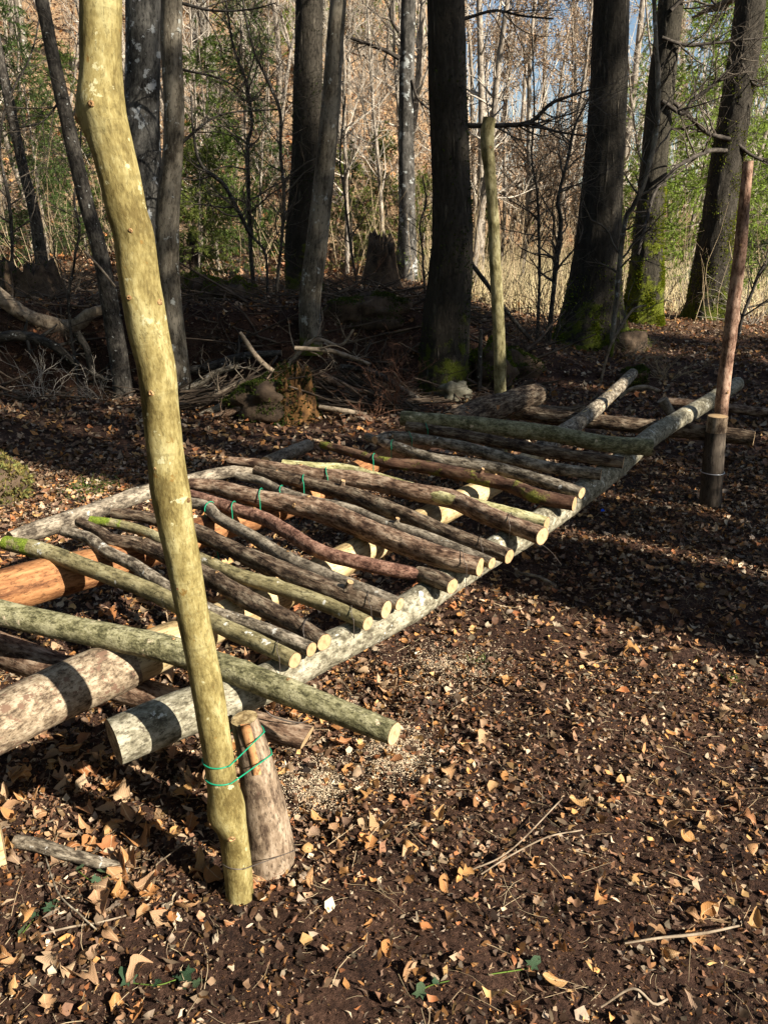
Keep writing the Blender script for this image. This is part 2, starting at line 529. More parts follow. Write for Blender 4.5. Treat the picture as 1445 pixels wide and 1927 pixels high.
# soil
s = NT('forest_soil')
geo = s.n('ShaderNodeNewGeometry').outputs['Position']
a, b, c = s.noise(geo, 3.5, 5, .6), s.noise(geo, 70, 6, .7), s.noise(geo, 260, 4, .7)
soil = s.ramp(s.math('ADD', s.math('MULTIPLY', a, .4), s.math('MULTIPLY', b, .6)), [(.38, (.014, .007, .005)), (.50, (.052, .026, .016)), (.62, (.12, .064, .041))])
sep = s.n('ShaderNodeSeparateXYZ'); s.link(geo, sep.inputs[0])
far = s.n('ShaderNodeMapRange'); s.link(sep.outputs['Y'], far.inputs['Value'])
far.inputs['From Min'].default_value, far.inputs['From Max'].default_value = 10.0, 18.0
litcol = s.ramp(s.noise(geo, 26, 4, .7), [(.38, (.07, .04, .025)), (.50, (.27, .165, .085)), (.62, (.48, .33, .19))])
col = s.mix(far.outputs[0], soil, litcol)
M['soil'] = s.done(col, .9, s.bump(s.math('ADD', b, s.math('MULTIPLY', c, .8)), 1.0, .016))

# sawn wood
s = NT('sawn_wood')
bc = s.attr('bc').outputs['Vector']
ln = s.n('ShaderNodeVectorMath', _operation='LENGTH'); s.link(bc, ln.inputs[0])
rad = ln.outputs['Value']
wob = s.math('ADD', s.math('MULTIPLY', rad, 620.0), s.math('MULTIPLY', s.noise(bc, 60, 3), 6.0))
ringv = s.math('MULTIPLY', s.math('ADD', s.math('SINE', wob), 1.0), .5)
oi = s.n('ShaderNodeObjectInfo').outputs['Random']
basec = s.ramp(oi, [(0, (.40, .29, .155)), (.35, (.46, .365, .22)), (.65, (.37, .23, .11)), (1, (.43, .315, .175))])
cc = s.mix(s.math('MULTIPLY', ringv, .5), basec, (.42, .27, .13))
cc = s.mix(s.ramp(s.noise(bc, 90, 4, .7), [(.45, 0.0), (.65, .75)]), cc, (.27, .165, .085))
sz_ = s.n('ShaderNodeSeparateXYZ'); s.link(bc, sz_.inputs[0])
rim = s.ramp(s.math('MULTIPLY', sz_.outputs['Z'], 1000.0), [(.90, 0.0), (.97, .85)])
cc = s.mix(rim, cc, (.10, .055, .028))
heart = s.ramp(rad, [(.002, .6), (.007, 0.0)])
cc = s.mix(heart, cc, (.22, .11, .05))
cc = s.mix(s.ramp(s.noise(s.mapping(bc, (1, .12, 1)), 500, 2, .5), [(.50, 0.0), (.70, .5)]), cc, (.26, .17, .085))
M['sawn'] = s.done(cc, .8, s.bump(ringv, .15, .001))

s = NT('green_coated_wire'); M['greenwire'] = s.done((.01, .21, .11), .35)
s = NT('rusty_dark_wire'); s.p.inputs['Metallic'].default_value = .6; M['wire'] = s.done((.12, .10, .085), .5)
s = NT('galvanised_wire'); s.p.inputs['Metallic'].default_value = .8; M['silver'] = s.done((.45, .45, .45), .4)
s = NT('blue_plastic'); M['blue'] = s.done((.01, .09, .6), .4)
M['sawdust'] = simple('sawdust', (.42, .32, .20), (.62, .50, .35), 60, bump=0)

# ------------------------------------------------------------------ ground
def build_ground():
    th = np.r_[np.linspace(-1.1, 1.1, 640), np.linspace(1.1, 2 * np.pi - 1.1, 60)[1:-1]]
    r = [0.25]
    while r[-1] < 230:
        r.append(r[-1] + (.03 if r[-1] < .85 else max(0.012, r[-1] * 0.017)))
    r = np.array(r)
    TH, RR = np.meshgrid(th, r)
    X, Y = np.sin(TH) * RR, np.cos(TH) * RR
    Z = H(X, Y)
    V = np.stack([X, Y, Z], -1).reshape(-1, 3)
    n, m = len(r), len(th)
    i, j = np.arange(n - 1)[:, None] * m, np.arange(m)[None, :]
    j2 = (j + 1) % m
    Q = np.stack([i + j, i + m + j, i + m + j2, i + j2], -1).reshape(-1, 4)
    V = np.vstack([V, [[0, 0, H(0, 0)]]])
    k = len(V) - 1
    jj = np.arange(m)
    Tr = np.stack([np.full(m, k), jj, (jj + 1) % m], -1)
    return tag(put('forest_floor', mesh_np('forest_floor', V, Q, Tr, M['soil'])), 'dark woodland soil strewn with dead brown leaves', 'ground', kind='structure')
floor = build_ground()

# leaf templates (unit length along +x), several outlines and curls
def leaf_template(kind, curl, fold, seed):
    g = np.random.default_rng(seed)
    if kind == 'oval':
        t = np.array([0, .14, .36, .6, .82, 1.0])
        w = np.array([0, .21, .33, .30, .17, 0])
    elif kind == 'lobed':
        t = np.array([0, .12, .26, .40, .55, .70, .84, 1.0])
        w = np.array([0, .30, .17, .42, .20, .36, .12, 0])
    elif kind == 'frag':
        t = np.array([0, .3, .7, 1.0])
        w = np.array([.05, .30, .34, .02])
    w = w * g.uniform(.85, 1.15, len(w))
    V, Tris = [], []
    for i, (a, b) in enumerate(zip(t, w)):
        zc = curl * (a - .5) ** 2 * 1.6 + .05 * g.normal() * (b > 0)
        for sgn in (-1, 0, 1):
            V.append((a - .5 + (g.normal() * .03 if sgn else 0), sgn * b * g.uniform(.85, 1.15), zc + abs(sgn) * fold * b + (g.normal() * .035 if sgn else 0)))
    for i in range(len(t) - 1):
        o = 3 * i
        for q in ((o, o + 3, o + 4, o + 1), (o + 1, o + 4, o + 5, o + 2)):
            Tris += [(q[0], q[1], q[2]), (q[0], q[2], q[3])]
    return np.array(V), np.array(Tris)
def leaf_fine(lobed, curl, fold, seed, nt=10):
    g = np.random.default_rng(seed)
    t = np.linspace(0, 1, nt)
    w0 = g.uniform(.24, .36) * np.sin(np.pi * t ** g.uniform(.7, 1.1)) ** .8 * (1 - .2 * t)
    tw, ph, bx = g.normal(0, .7), g.uniform(0, 6), g.normal(0, .12)
    side = []
    for q in (0, 1):
        w = w0 * g.uniform(.82, 1.15, nt)
        if lobed:
            w = w * (1.15 + .42 * np.sin(t * 19 + q * .6 + ph)) * 1.1
        if g.uniform() < .45:                      # a torn bite
            b = g.integers(2, nt - 2); w[b] *= g.uniform(.15, .6)
        w[0], w[-1] = .012, .0
        side.append(w)
    V = []
    for i, a in enumerate(t):
        mid = bx * math.sin(a * 3.1)
        for sgn in (-1, -.5, .5, 1):
            b = side[0 if sgn < 0 else 1][i]
            zc = curl * (a - .5) ** 2 * 1.5 + abs(sgn) ** 1.6 * fold * b * (1 + .5 * math.sin(5 * a + ph)) + tw * (a - .5) * sgn * b + .045 * math.sin(8 * a + ph + 2 * sgn) * abs(sgn)
            V.append((a - .5, mid + sgn * b, zc))
    F = []
    for i in range(nt - 1):
        for j in range(3):
            o = i * 4 + j
            F += [(o, o + 4, o + 5), (o, o + 5, o + 1)]
    return np.array(V), np.array(F)
FINE = [leaf_fine(lo, c, f, 60 + i) for i, (lo, c, f) in enumerate([(0, .5, .6), (0, -.5, 1.0), (0, 1.2, -.8), (0, .3, .3), (0, -1.1, -.9), (0, 1.5, 1.2), (0, .7, .8), (0, -.2, -1.2), (1, .6, .7), (1, -.9, .5), (1, 1.2, -.9), (1, .4, 1.3)])]
TEMPL = [leaf_template(k, c, f, i) for i, (k, c, f) in enumerate(
    [('oval', .5, .3), ('oval', -.5, .5), ('oval', .9, -.3), ('oval', .2, .1), ('lobed', .5, .3), ('lobed', -.6, -.2), ('lobed', .8, .5), ('oval', -.9, .7)])]
FRAG = [leaf_template('frag', c, f, 40 + i) for i, (c, f) in enumerate([(.6, .4), (-.7, .3), (.2, -.4), (1.0, .8), (.1, .2)])]

def chip(a, w, c, f, seed):
    g = np.random.default_rng(seed)
    V = np.array([(-.5, 0, c), (-.15, -w, f * w), (-.05, w * a, f * w), (.25, -w * a * .8, 0), (.2, w, .1 * c), (.5, g.normal(0, .12), c)]) + g.normal(0, .04, (6, 3))
    return V, np.array([(0, 1, 2), (1, 3, 2), (2, 3, 4), (3, 5, 4)])
CHIP = [chip(a, w, c, f, 70 + i) for i, (a, w, c, f) in enumerate([(.9, .20, .15, .6), (1.2, .13, -.2, .9), (.7, .26, .3, -.5), (1.0, .09, .2, .4), (1.3, .17, -.25, -.6), (.8, .06, .1, 1.0), (1.1, .30, .25, .5), (1.0, .11, -.15, .3)])]
SLIV = [(tv * np.array([1, k, 1]), tf) for (tv, tf), k in zip(FRAG, (.3, .25, .4, .35, .2))]

def rotmats(n, tilt, g):
    yaw = g.uniform(0, 2 * np.pi, n)
    ta = np.abs(g.normal(0, tilt, n)); tb = g.uniform(0, 2 * np.pi, n)
    ax = np.stack([np.cos(tb), np.sin(tb), np.zeros(n)], 1)
    K = np.zeros((n, 3, 3))
    K[:, 0, 1], K[:, 0, 2], K[:, 1, 0] = -ax[:, 2], ax[:, 1], ax[:, 2]
    K[:, 1, 2], K[:, 2, 0], K[:, 2, 1] = -ax[:, 0], -ax[:, 1], ax[:, 0]
    I = np.eye(3)[None]
    Rt = I + np.sin(ta)[:, None, None] * K + (1 - np.cos(ta))[:, None, None] * (K @ K)
    Rz = np.zeros((n, 3, 3))
    Rz[:, 0, 0], Rz[:, 0, 1], Rz[:, 1, 0], Rz[:, 1, 1], Rz[:, 2, 2] = np.cos(yaw), -np.sin(yaw), np.sin(yaw), np.cos(yaw), 1
    return Rt @ Rz

LEAFCOL = np.array([(.40, .28, .175), (.29, .17, .095), (.23, .125, .07), (.17, .09, .052), (.26, .13, .07), (.20, .10, .055), (.42, .20, .07), (.34, .17, .07), (.30, .19, .11), (.44, .21, .07), (.46, .33, .20), (.34, .13, .05), (.50, .30, .12), (.24, .15, .09), (.40, .30, .21), (.17, .105, .068), (.54, .42, .28), (.12, .075, .05)])

def scatter(P, size, templ, tilt, cols, g):
    """many leaves -> V, tris, vertex colours"""
    n = len(P)
    Rm = rotmats(n, tilt, g)
    pick = g.integers(0, len(templ), n)
    Vs, Fs, Cs, o = [], [], [], 0
    for k, (tv, tf) in enumerate(templ):
        ii = np.where(pick == k)[0]
        if not len(ii):
            continue
        V = np.einsum('nij,vj->nvi', Rm[ii], tv) * size[ii, None, None] + P[ii, None, :]
        Vs.append(V.reshape(-1, 3))
        Fs.append((tf[None] + (np.arange(len(ii)) * len(tv))[:, None, None] + o).reshape(-1, 3))
        Cs.append(np.repeat(cols[ii], len(tv), 0))
        o += len(ii) * len(tv)
    return np.vstack(Vs), np.vstack(Fs), np.vstack(Cs)

def view_points(n, y0, y1, g, margin=.12, power=1.0):
    """random points of the floor inside the widened view"""
    out = []
    need = n
    while need > 0:
        y = np.sqrt(g.uniform(y0 ** 2, y1 ** 2, need * 2)) if power == 1 else g.uniform(y0, y1, need * 2)
        hw = (y * CP + CAM_H * SP) * (.5 + margin) + .15
        x = g.uniform(-1, 1, need * 2) * hw.max() if power == 1 else g.uniform(-1, 1, need * 2) * hw
        ok = np.abs(x) < hw
        out.append(np.stack([x[ok], y[ok]], 1)[:need])
        need = n - sum(len(o) for o in out)
    return np.vstack(out)

def on_floor(XY, lift):
    return np.column_stack([XY, H(XY[:, 0], XY[:, 1]) + lift])

def cover(XY):
    """how thickly leaves lie: thin on the trodden soil beside the platform and under the right foreground"""
    x, y = XY[:, 0], XY[:, 1]
    bare = .30 * sstep(-.2, .25, x - .15 * (y - 1.2)) * (1 - sstep(2.2, 3.4, y)) * sstep(.95, 1.35, y + .3 * x)
    bare = bare + np.exp(-(((x + .22) / .34) ** 2 + ((y - 1.28) / .16) ** 2)) * .8
    return np.clip(.60 + .65 * noise2(x * 1.7, y * 1.7, 21) + .45 * noise2(x * 6, y * 6, 22) - bare, .20, 1)

def litter():
    g = np.random.default_rng(11)
    parts = []
    # whole leaves close by: the largest in view become objects of their own
    XY = view_points(22000, .9, 5.2, g)
    XY = XY[g.uniform(size=len(XY)) < cover(XY)]
    sz = g.uniform(.016, .048, len(XY)) * np.where(g.uniform(size=len(XY)) < .10, 1.35, 1.0) * (1 + .25 * (XY[:, 0] < -.3))
    P = on_floor(XY, g.uniform(-.002, .016, len(XY)))
    px, py = topx(P)
    inside = (px > 10) & (px < PW - 10) & (py > 0) & (py < PH - 10)
    app = np.where(inside, sz / depth(P), 0)
    order = np.argsort(-app)
    single, rest = order[:300], order[300:]
    tm = [mesh_np('leaf', tv, None, tf, M['leaf']) for tv, tf in FINE]
    Rm = rotmats(len(single), .5, g)
    for k, i in enumerate(single):
        o = put('leaf', tm[int(g.integers(len(tm)))], floor, tuple(P[i] + np.array([0, 0, .006])))
        from mathutils import Matrix
        o.rotation_euler = Matrix(Rm[k].tolist()).to_euler()
        k_ = sz[i] * 1.2
        o.scale = (k_, k_ * g.uniform(.8, 1.25), k_)
    cols = LEAFCOL[g.choice(len(LEAFCOL), len(rest))] * (g.uniform(0, 1, (len(rest), 1)) ** 1.4 * 1.15 + .4)
    parts.append(scatter(P[rest], sz[rest], TEMPL + FINE[:1], .5, cols, g))
    # torn pieces
    XY = view_points(62000, .8, 5.2, g)
    XY = XY[g.uniform(size=len(XY)) < .38 + .62 * cover(XY)]
    n = len(XY)
    cols = LEAFCOL[g.choice(len(LEAFCOL), n)] * (g.uniform(.0, 1, (n, 1)) ** 2.0 * 1.35 + .15)
    parts.append(scatter(on_floor(XY, g.uniform(.002, .018, n)), g.uniform(.0, 1, n) ** 1.6 * .036 + .008, CHIP, .65, cols, g))
    XY = view_points(50000, .95, 2.5, g, .06)
    XY = XY[g.uniform(size=len(XY)) < .45 + .55 * cover(XY)]
    n = len(XY)
    cols = LEAFCOL[g.choice(len(LEAFCOL), n)] * (g.uniform(.0, 1, (n, 1)) ** 2.0 * 1.35 + .15)
    parts.append(scatter(on_floor(XY, g.uniform(.002, .014, n)), g.uniform(.0, 1, n) ** 2.4 * .026 + .004, CHIP, .65, cols, g))
    # crumbs
    XY = view_points(70000, .9, 4.0, g); n = len(XY)
    cols = LEAFCOL[g.choice(len(LEAFCOL), n)] * g.uniform(.1, .9, (n, 1))
    parts.append(scatter(on_floor(XY, g.uniform(0, .006, n)), g.uniform(.003, .009, n), [(np.array([(-.5, -.2, 0), (.5, -.12, .1), (.45, .2, 0), (-.4, .25, .12)]), np.array([(0, 1, 2), (0, 2, 3)]))], .7, cols, g))
    # beside the view
    XY = view_points(34000, .6, 6.5, g, .75)
    XY = XY[np.abs(XY[:, 0]) > (XY[:, 1] * CP + CAM_H * SP) * .60 + .12]; n = len(XY)
    cols = LEAFCOL[g.choice(len(LEAFCOL), n)] * (g.uniform(.0, 1, (n, 1)) ** 2.0 * 1.35 + .15)
    parts.append(scatter(on_floor(XY, g.uniform(.002, .02, n)), g.uniform(.012, .045, n), CHIP, .6, cols, g))
    # middle distance
    XY = view_points(38000, 5.0, 15, g, power=0); n = len(XY)
    cols = LEAFCOL[g.choice(len(LEAFCOL), n)] * g.uniform(.35, 1.05, (n, 1))
    parts.append(scatter(on_floor(XY, g.uniform(.003, .03, n)), g.uniform(.03, .085, n), CHIP[:1] + CHIP[2:3] + CHIP[4:5] + CHIP[6:7], .5, cols, g))
    # hillside
    XY = view_points(26000, 14, 46, g, power=0); n = len(XY)
    cols = LEAFCOL[g.choice(len(LEAFCOL), n)] * g.uniform(.7, 1.5, (n, 1))
    cols[:, 0] *= 1.05
    parts.append(scatter(on_floor(XY, g.uniform(.0, .08, n)), g.uniform(.10, .24, n), [CHIP[0], CHIP[6]], .5, cols, g))
    Vs, Fs, Cs, o = [], [], [], 0
    for V, F, C in parts:
        Vs.append(V); Fs.append(F + o); Cs.append(C); o += len(V)
    me = mesh_np('leaf_litter', np.vstack(Vs), None, np.vstack(Fs), M['litter'], True, {'col': ('FLOAT_COLOR', np.vstack(Cs))})
    tag(put('leaf_litter', me, floor), kind='stuff')
    # twigs and straws lying in the litter
    m = 5200
    XY = view_points(m, .5, 9, g, power=0)
    a = g.uniform(0, 2 * np.pi, m); L = .012 + .12 * g.uniform(0, 1, m) ** 2.5
    t = np.linspace(-.5, .5, 4)[None, :]
    bend = g.normal(0, .07, (m, 1)) * (t ** 2) * L[:, None] * 4
    X = XY[:, :1] + np.cos(a)[:, None] * t * L[:, None] - np.sin(a)[:, None] * bend
    Y = XY[:, 1:] + np.sin(a)[:, None] * t * L[:, None] + np.cos(a)[:, None] * bend
    Z = H(X, Y) + g.uniform(.006, .02, (m, 1)) + g.normal(0, .05, (m, 1)) * t * L[:, None]
    R = g.uniform(.0005, .0012, (m, 1)) * np.linspace(1, .5, 4)[None, :]
    V, Q = strands(np.stack([X, Y, Z], -1), R)
    tag(put('fallen_twigs', mesh_np('fallen_twigs', V, Q, None, M['tantwig']), floor), kind='stuff')
    # sawdust below the saw cuts
    pts = []
    for (cx, cy, sx, sy, m) in ((740, 1420, .055, .07, 7500), (600, 1480, .05, .06, 5500), (850, 1260, .11, .09, 4500), (1260, 1010, .12, .05, 900)):
        c0 = gp(cx, cy)
        pts.append(np.stack([c0[0] + g.normal(0, sx, m), c0[1] + g.normal(0, sy, m)], 1))
    XY = np.vstack(pts); n = len(XY)
    V, F, C = scatter(on_floor(XY, g.uniform(.002, .012, n)), g.uniform(.002, .0048, n), [(np.array([(-.5, -.3, 0), (.5, -.2, .1), (.45, .3, 0), (-.4, .35, .15)]), np.array([(0, 1, 2), (0, 2, 3)]))], .6, np.ones((n, 3)), g)
    tag(put('sawdust', mesh_np('sawdust', V, None, F, M['sawdust'], False), floor), kind='stuff')
litter()

# ------------------------------------------------------------------ logs, poles, stakes
def logdisp(amp, seed, k=9.0, vs=5.0, fine=.55):
    def f(TH, VV, RR):
        c, s_ = np.cos(TH), np.sin(TH)
        a = noise3(c * 1.3, s_ * 1.3, VV * vs, seed)
        b = noise3(c * 3.0, s_ * 3.0, VV * vs * 3, seed + 1)
        d = noise3(c * k, s_ * k, VV * 34, seed + 2)
        return RR * amp * (a + .5 * b + fine * d)
    return f

def cut_face(name, V, nseg, last, outward, mat, parent, bulge=.0):
    """disc that closes one end ring of a tube"""
    ring = V[-nseg:] if last else V[:nseg]
    c = ring.mean(0)
    rings = [ring + outward * .0006] + [c + (ring - c) * q + outward * (.0006 + bulge * (1 - q)) for q in (.9, .66, .33)]
    P = np.vstack(rings + [c[None] + outward * (.0006 + bulge)])
    T = unit(np.asarray(outward)); u = unit(np.cross(T, [0.3, .2, 1.0])); w = np.cross(T, u)
    d = P - c
    bc = np.stack([d @ u, d @ w, np.repeat([1, .9, .66, .33, 0], [nseg] * 4 + [1]) * .001], 1)
    Q, Tr = [], []
    for k in range(3):
        for j in range(nseg):
            q = (k * nseg + j, k * nseg + (j + 1) % nseg, (k + 1) * nseg + (j + 1) % nseg, (k + 1) * nseg + j)
            Q.append(q if last else q[::-1])
    e = len(P) - 1
    for j in range(nseg):
        t3 = (3 * nseg + j, 3 * nseg + (j + 1) % nseg, e)
        Tr.append(t3 if last else t3[::-1])
    return put(name, mesh_np(name, P, Q, Tr, mat, False, {'bc': ('FLOAT_VECTOR', bc)}), parent)

def knot(parent, C, R, t, side, size, mat, seed, stub=False, up=.3):
    """a branch scar or sawn stub on the side of a stem; side = direction it faces"""
    i = int(np.clip(t, 0, 1) * (len(C) - 1))
    T = unit(np.gradient(C, axis=0))[i]
    d = np.asarray(side, float); d = unit(d - T * (d @ T))
    L = size * 1.6
    if stub:
        base = C[i] + d * (R[i] - size * .45)
        path = np.stack([base, base + d * size * .45, base + d * (size * .45 + L * .5) + T * up * L * .3, base + d * (size * .45 + L) + T * up * L])
        rad = np.array([size * 1.5, size * 1.05, size * .85, size * .75])
    else:
        base = C[i] + d * (R[i] + size * .25)
        path = np.stack([base, base + d * size * .20, base + d * size * .33, base + d * size * .38])
        rad = np.array([.62, .60, .48, .30]) * size
        mat = M['scar']
    S = spline(np.column_stack([path, rad]), 9)
    V, Q, bc = tube(S[:, :3], S[:, 3], 12, logdisp(.14, seed, vs=30))
    k = put('knot', mesh_np('knot', V, Q, None, mat, True, {'bc': ('FLOAT_VECTOR', bc)}), parent)
    cut_face('scar', V, 12, True, unit(S[-1, :3] - S[-2, :3]), M['sawn'] if stub else M['scar'], k, -.15 * size)
    return k
M['scar'] = bark('dark_branch_scar', [(.10, .05, .02), (.25, .14, .06), (.40, .26, .12)], 120, 1, bump=.8, dist=.004)

LOGS = {}
def swell(V, C, R, t, side, size):
    i = int(np.clip(t, 0, 1) * (len(C) - 1))
    T = unit(np.gradient(C, axis=0))[i]
    d = np.asarray(side, float); d = unit(d - T * (d @ T))
    c = C[i] + d * R[i]
    r = V - c
    al = r @ T
    w = np.exp(-((r ** 2).sum(1) - .45 * al ** 2) / (2 * (size * 1.15) ** 2))
    V += d * (size * .55 * w)[:, None]
def log(key, name, label, cat, pts, mat, group=None, nseg=16, amp=.05, ends=(True, True), step=.02, endmats=None, knots=(), seed=0, worldpts=False, tilt=0.0):
    """pts rows: px, py, z (height of the axis) and half width in photo pixels"""
    rows = []
    for p in pts:
        if worldpts:
            rows.append(p)
        else:
            q = pz(p[0], p[1], p[2])
            rows.append((*q, p[3] * depth(q) / FPX))
    rows = np.array(rows, float)
    Ln = np.linalg.norm(np.diff(rows[:, :3], axis=0), axis=1).sum()
    S = spline(rows, max(8, int(Ln / step)))
    C, R = S[:, :3], np.maximum(S[:, 3], .002)
    o0 = C[0].copy()
    V, Q, bc = tube(C - o0, R, nseg, logdisp(amp, seed * 7 + 3))
    for (t_, side_, size_, stub_) in knots:
        if not stub_:
            swell(V, C - o0, R, t_, side_, size_)
    if tilt:          # a cut that is not quite square
        T = unit(C[-1] - C[-2]); ring = V[-nseg:] - V[-nseg:].mean(0)
        V[-nseg:] += T[None] * (ring[:, 2:3] * tilt)
    o = put(name, mesh_np(name, V, Q, None, mat, True, {'bc': ('FLOAT_VECTOR', bc)}), None, tuple(o0))
    tag(o, label, cat, group)
    em = endmats or (M['sawn'], M['sawn'])
    if ends[0]: cut_face('cut_end', V, nseg, False, -unit(C[1] - C[0]), em[0], o)
    if ends[1]: cut_face('cut_end', V, nseg, True, unit(C[-1] - C[-2]), em[1], o)
    for kk, (t, side, size, stub) in enumerate(knots):
        knot(o, C - o0, R, t, side, size, mat, seed * 13 + kk, stub)
    LOGS[key] = (C, R, o)
    return o

G_B = 'long beams under the platform poles'
zR = lambda i: .40 + .115 * i / 11
Rpx = [(215, 1397, 46), (340, 1345, 44), (470, 1298, 37), (600, 1232, 33), (760, 1150, 30), (840, 1094, 28), (925, 1040, 27), (1025, 978, 26), (1140, 893, 22), (1235, 815, 18), (1335, 755, 15), (1386, 722, 13)]
log('R', 'platform_beam', 'long lichen-covered beam under the sawn pole ends, edge of the platform facing open ground', 'log',
    [(x, y, zR(i), w) for i, (x, y, w) in enumerate(Rpx)], M['lichenbeam'], G_B, 22, .05, seed=1, endmats=(M['thickbark'], M['sawn']),
    knots=((.50, (0, 0, 1), .022, True),))
Mpx = [(-110, 1415, 56), (0, 1362, 55), (110, 1305, 52), (220, 1255, 50), (300, 1222, 44), (400, 1176, 38), (545, 1108, 35), (690, 1033, 30), (780, 988, 28), (870, 943, 26), (960, 890, 22), (1050, 822, 18), (1110, 778, 15), (1150, 742, 13), (1190, 703, 11)]
zM = lambda i: .36 + .15 * i / 14
mid = log('M', 'platform_beam', 'middle beam of pale stripped wood under the poles with brown bark at its thick end', 'log',
    [(x, y, zM(i), w - 2) for i, (x, y, w) in enumerate(Mpx)], M['palewood'], G_B, 22, .05, seed=2)
C, R, o_ = LOGS['M']
nb = int(np.argmin(np.abs(topx(C)[0] - 262)))
V, Q, bc = tube(C[:nb] - C[0], R[:nb] + .0035, 22, logdisp(.045, 17))
put('bark', mesh_np('bark', V, Q, None, M['thickbark'], True, {'bc': ('FLOAT_VECTOR', bc)}), mid)
C, R, o_ = LOGS['M']
na = int(np.argmin(np.abs(topx(C)[0] - 1010)))
V, Q, bc = tube(C[na:] - C[0], R[na:] + .003, 22, logdisp(.07, 19))
put('bark', mesh_np('bark', V, Q, None, M['greybrown'], True, {'bc': ('FLOAT_VECTOR', bc)}), mid)
Lpx = [(-100, 1140, 42), (0, 1115, 42), (100, 1087, 40), (170, 1070, 37), (260, 1042, 33), (400, 995, 28), (480, 972, 26), (570, 938, 24), (690, 880, 22), (790, 830, 22), (880, 782, 23), (940, 764, 23), (1012, 741, 19)]
log('L', 'platform_beam', 'orange-brown stripped beam beneath the mossy pole tips', 'log',
    [(x, y, .40 + .12 * i / 12, w) for i, (x, y, w) in enumerate(Lpx)], M['debarked'], G_B, 22, .035, seed=3)
C, R, o_ = LOGS['L']
nb = int(np.argmin(np.abs(topx(C)[0] - 845)))
V, Q, bc = tube(C[nb:] - C[0], R[nb:] + .005, 22, logdisp(.09, 18))
put('bark', mesh_np('bark', V, Q, None, M['brownrough'], True, {'bc': ('FLOAT_VECTOR', bc)}), o_)
log('G', 'side_log', 'weathered grey log along the far tips of the platform poles', 'log',
    [(20, 1014, .42, 13.9), (60, 1001, .42, 17.2), (130, 980, .42, 18.0), (220, 946, .41, 15.6), (280, 925, .41, 14.8), (360, 904, .40, 12.3), (420, 890, .40, 11.5), (478, 883, .40, 9.8)], M['grey'], None, 18, .06, seed=4)
log('G2', 'side_log', 'short bluish grey log behind the platform poles, tilted up', 'log',
    [(500, 872, .36, 13), (540, 855, .36, 13), (580, 838, .36, 12)], M['grey'], None, 16, .05, seed=5)
log('F', 'bearer_log', 'dark reddish log below the beams sticking out behind the split stake', 'log',
    [(-120, 1180, .30, 31), (0, 1222, .30, 31), (110, 1260, .30, 30), (260, 1302, .30, 28), (420, 1345, .30, 25), (500, 1368, .30, 25), (578, 1388, .30, 24)], M['redbrown'], 'bearer logs at the platform ends', 18, .05, seed=6, tilt=.4)
log('B', 'bearer_log', 'dark bearer log tied behind the square-topped stake at the far end', 'log',
    [(942, 770, .43, 15), (1050, 786, .43, 14), (1160, 797, .43, 14), (1270, 808, .43, 15), (1350, 817, .43, 15), (1418, 825, .43, 14)], M['brownrough'], 'bearer logs at the platform ends', 16, .09, seed=7)

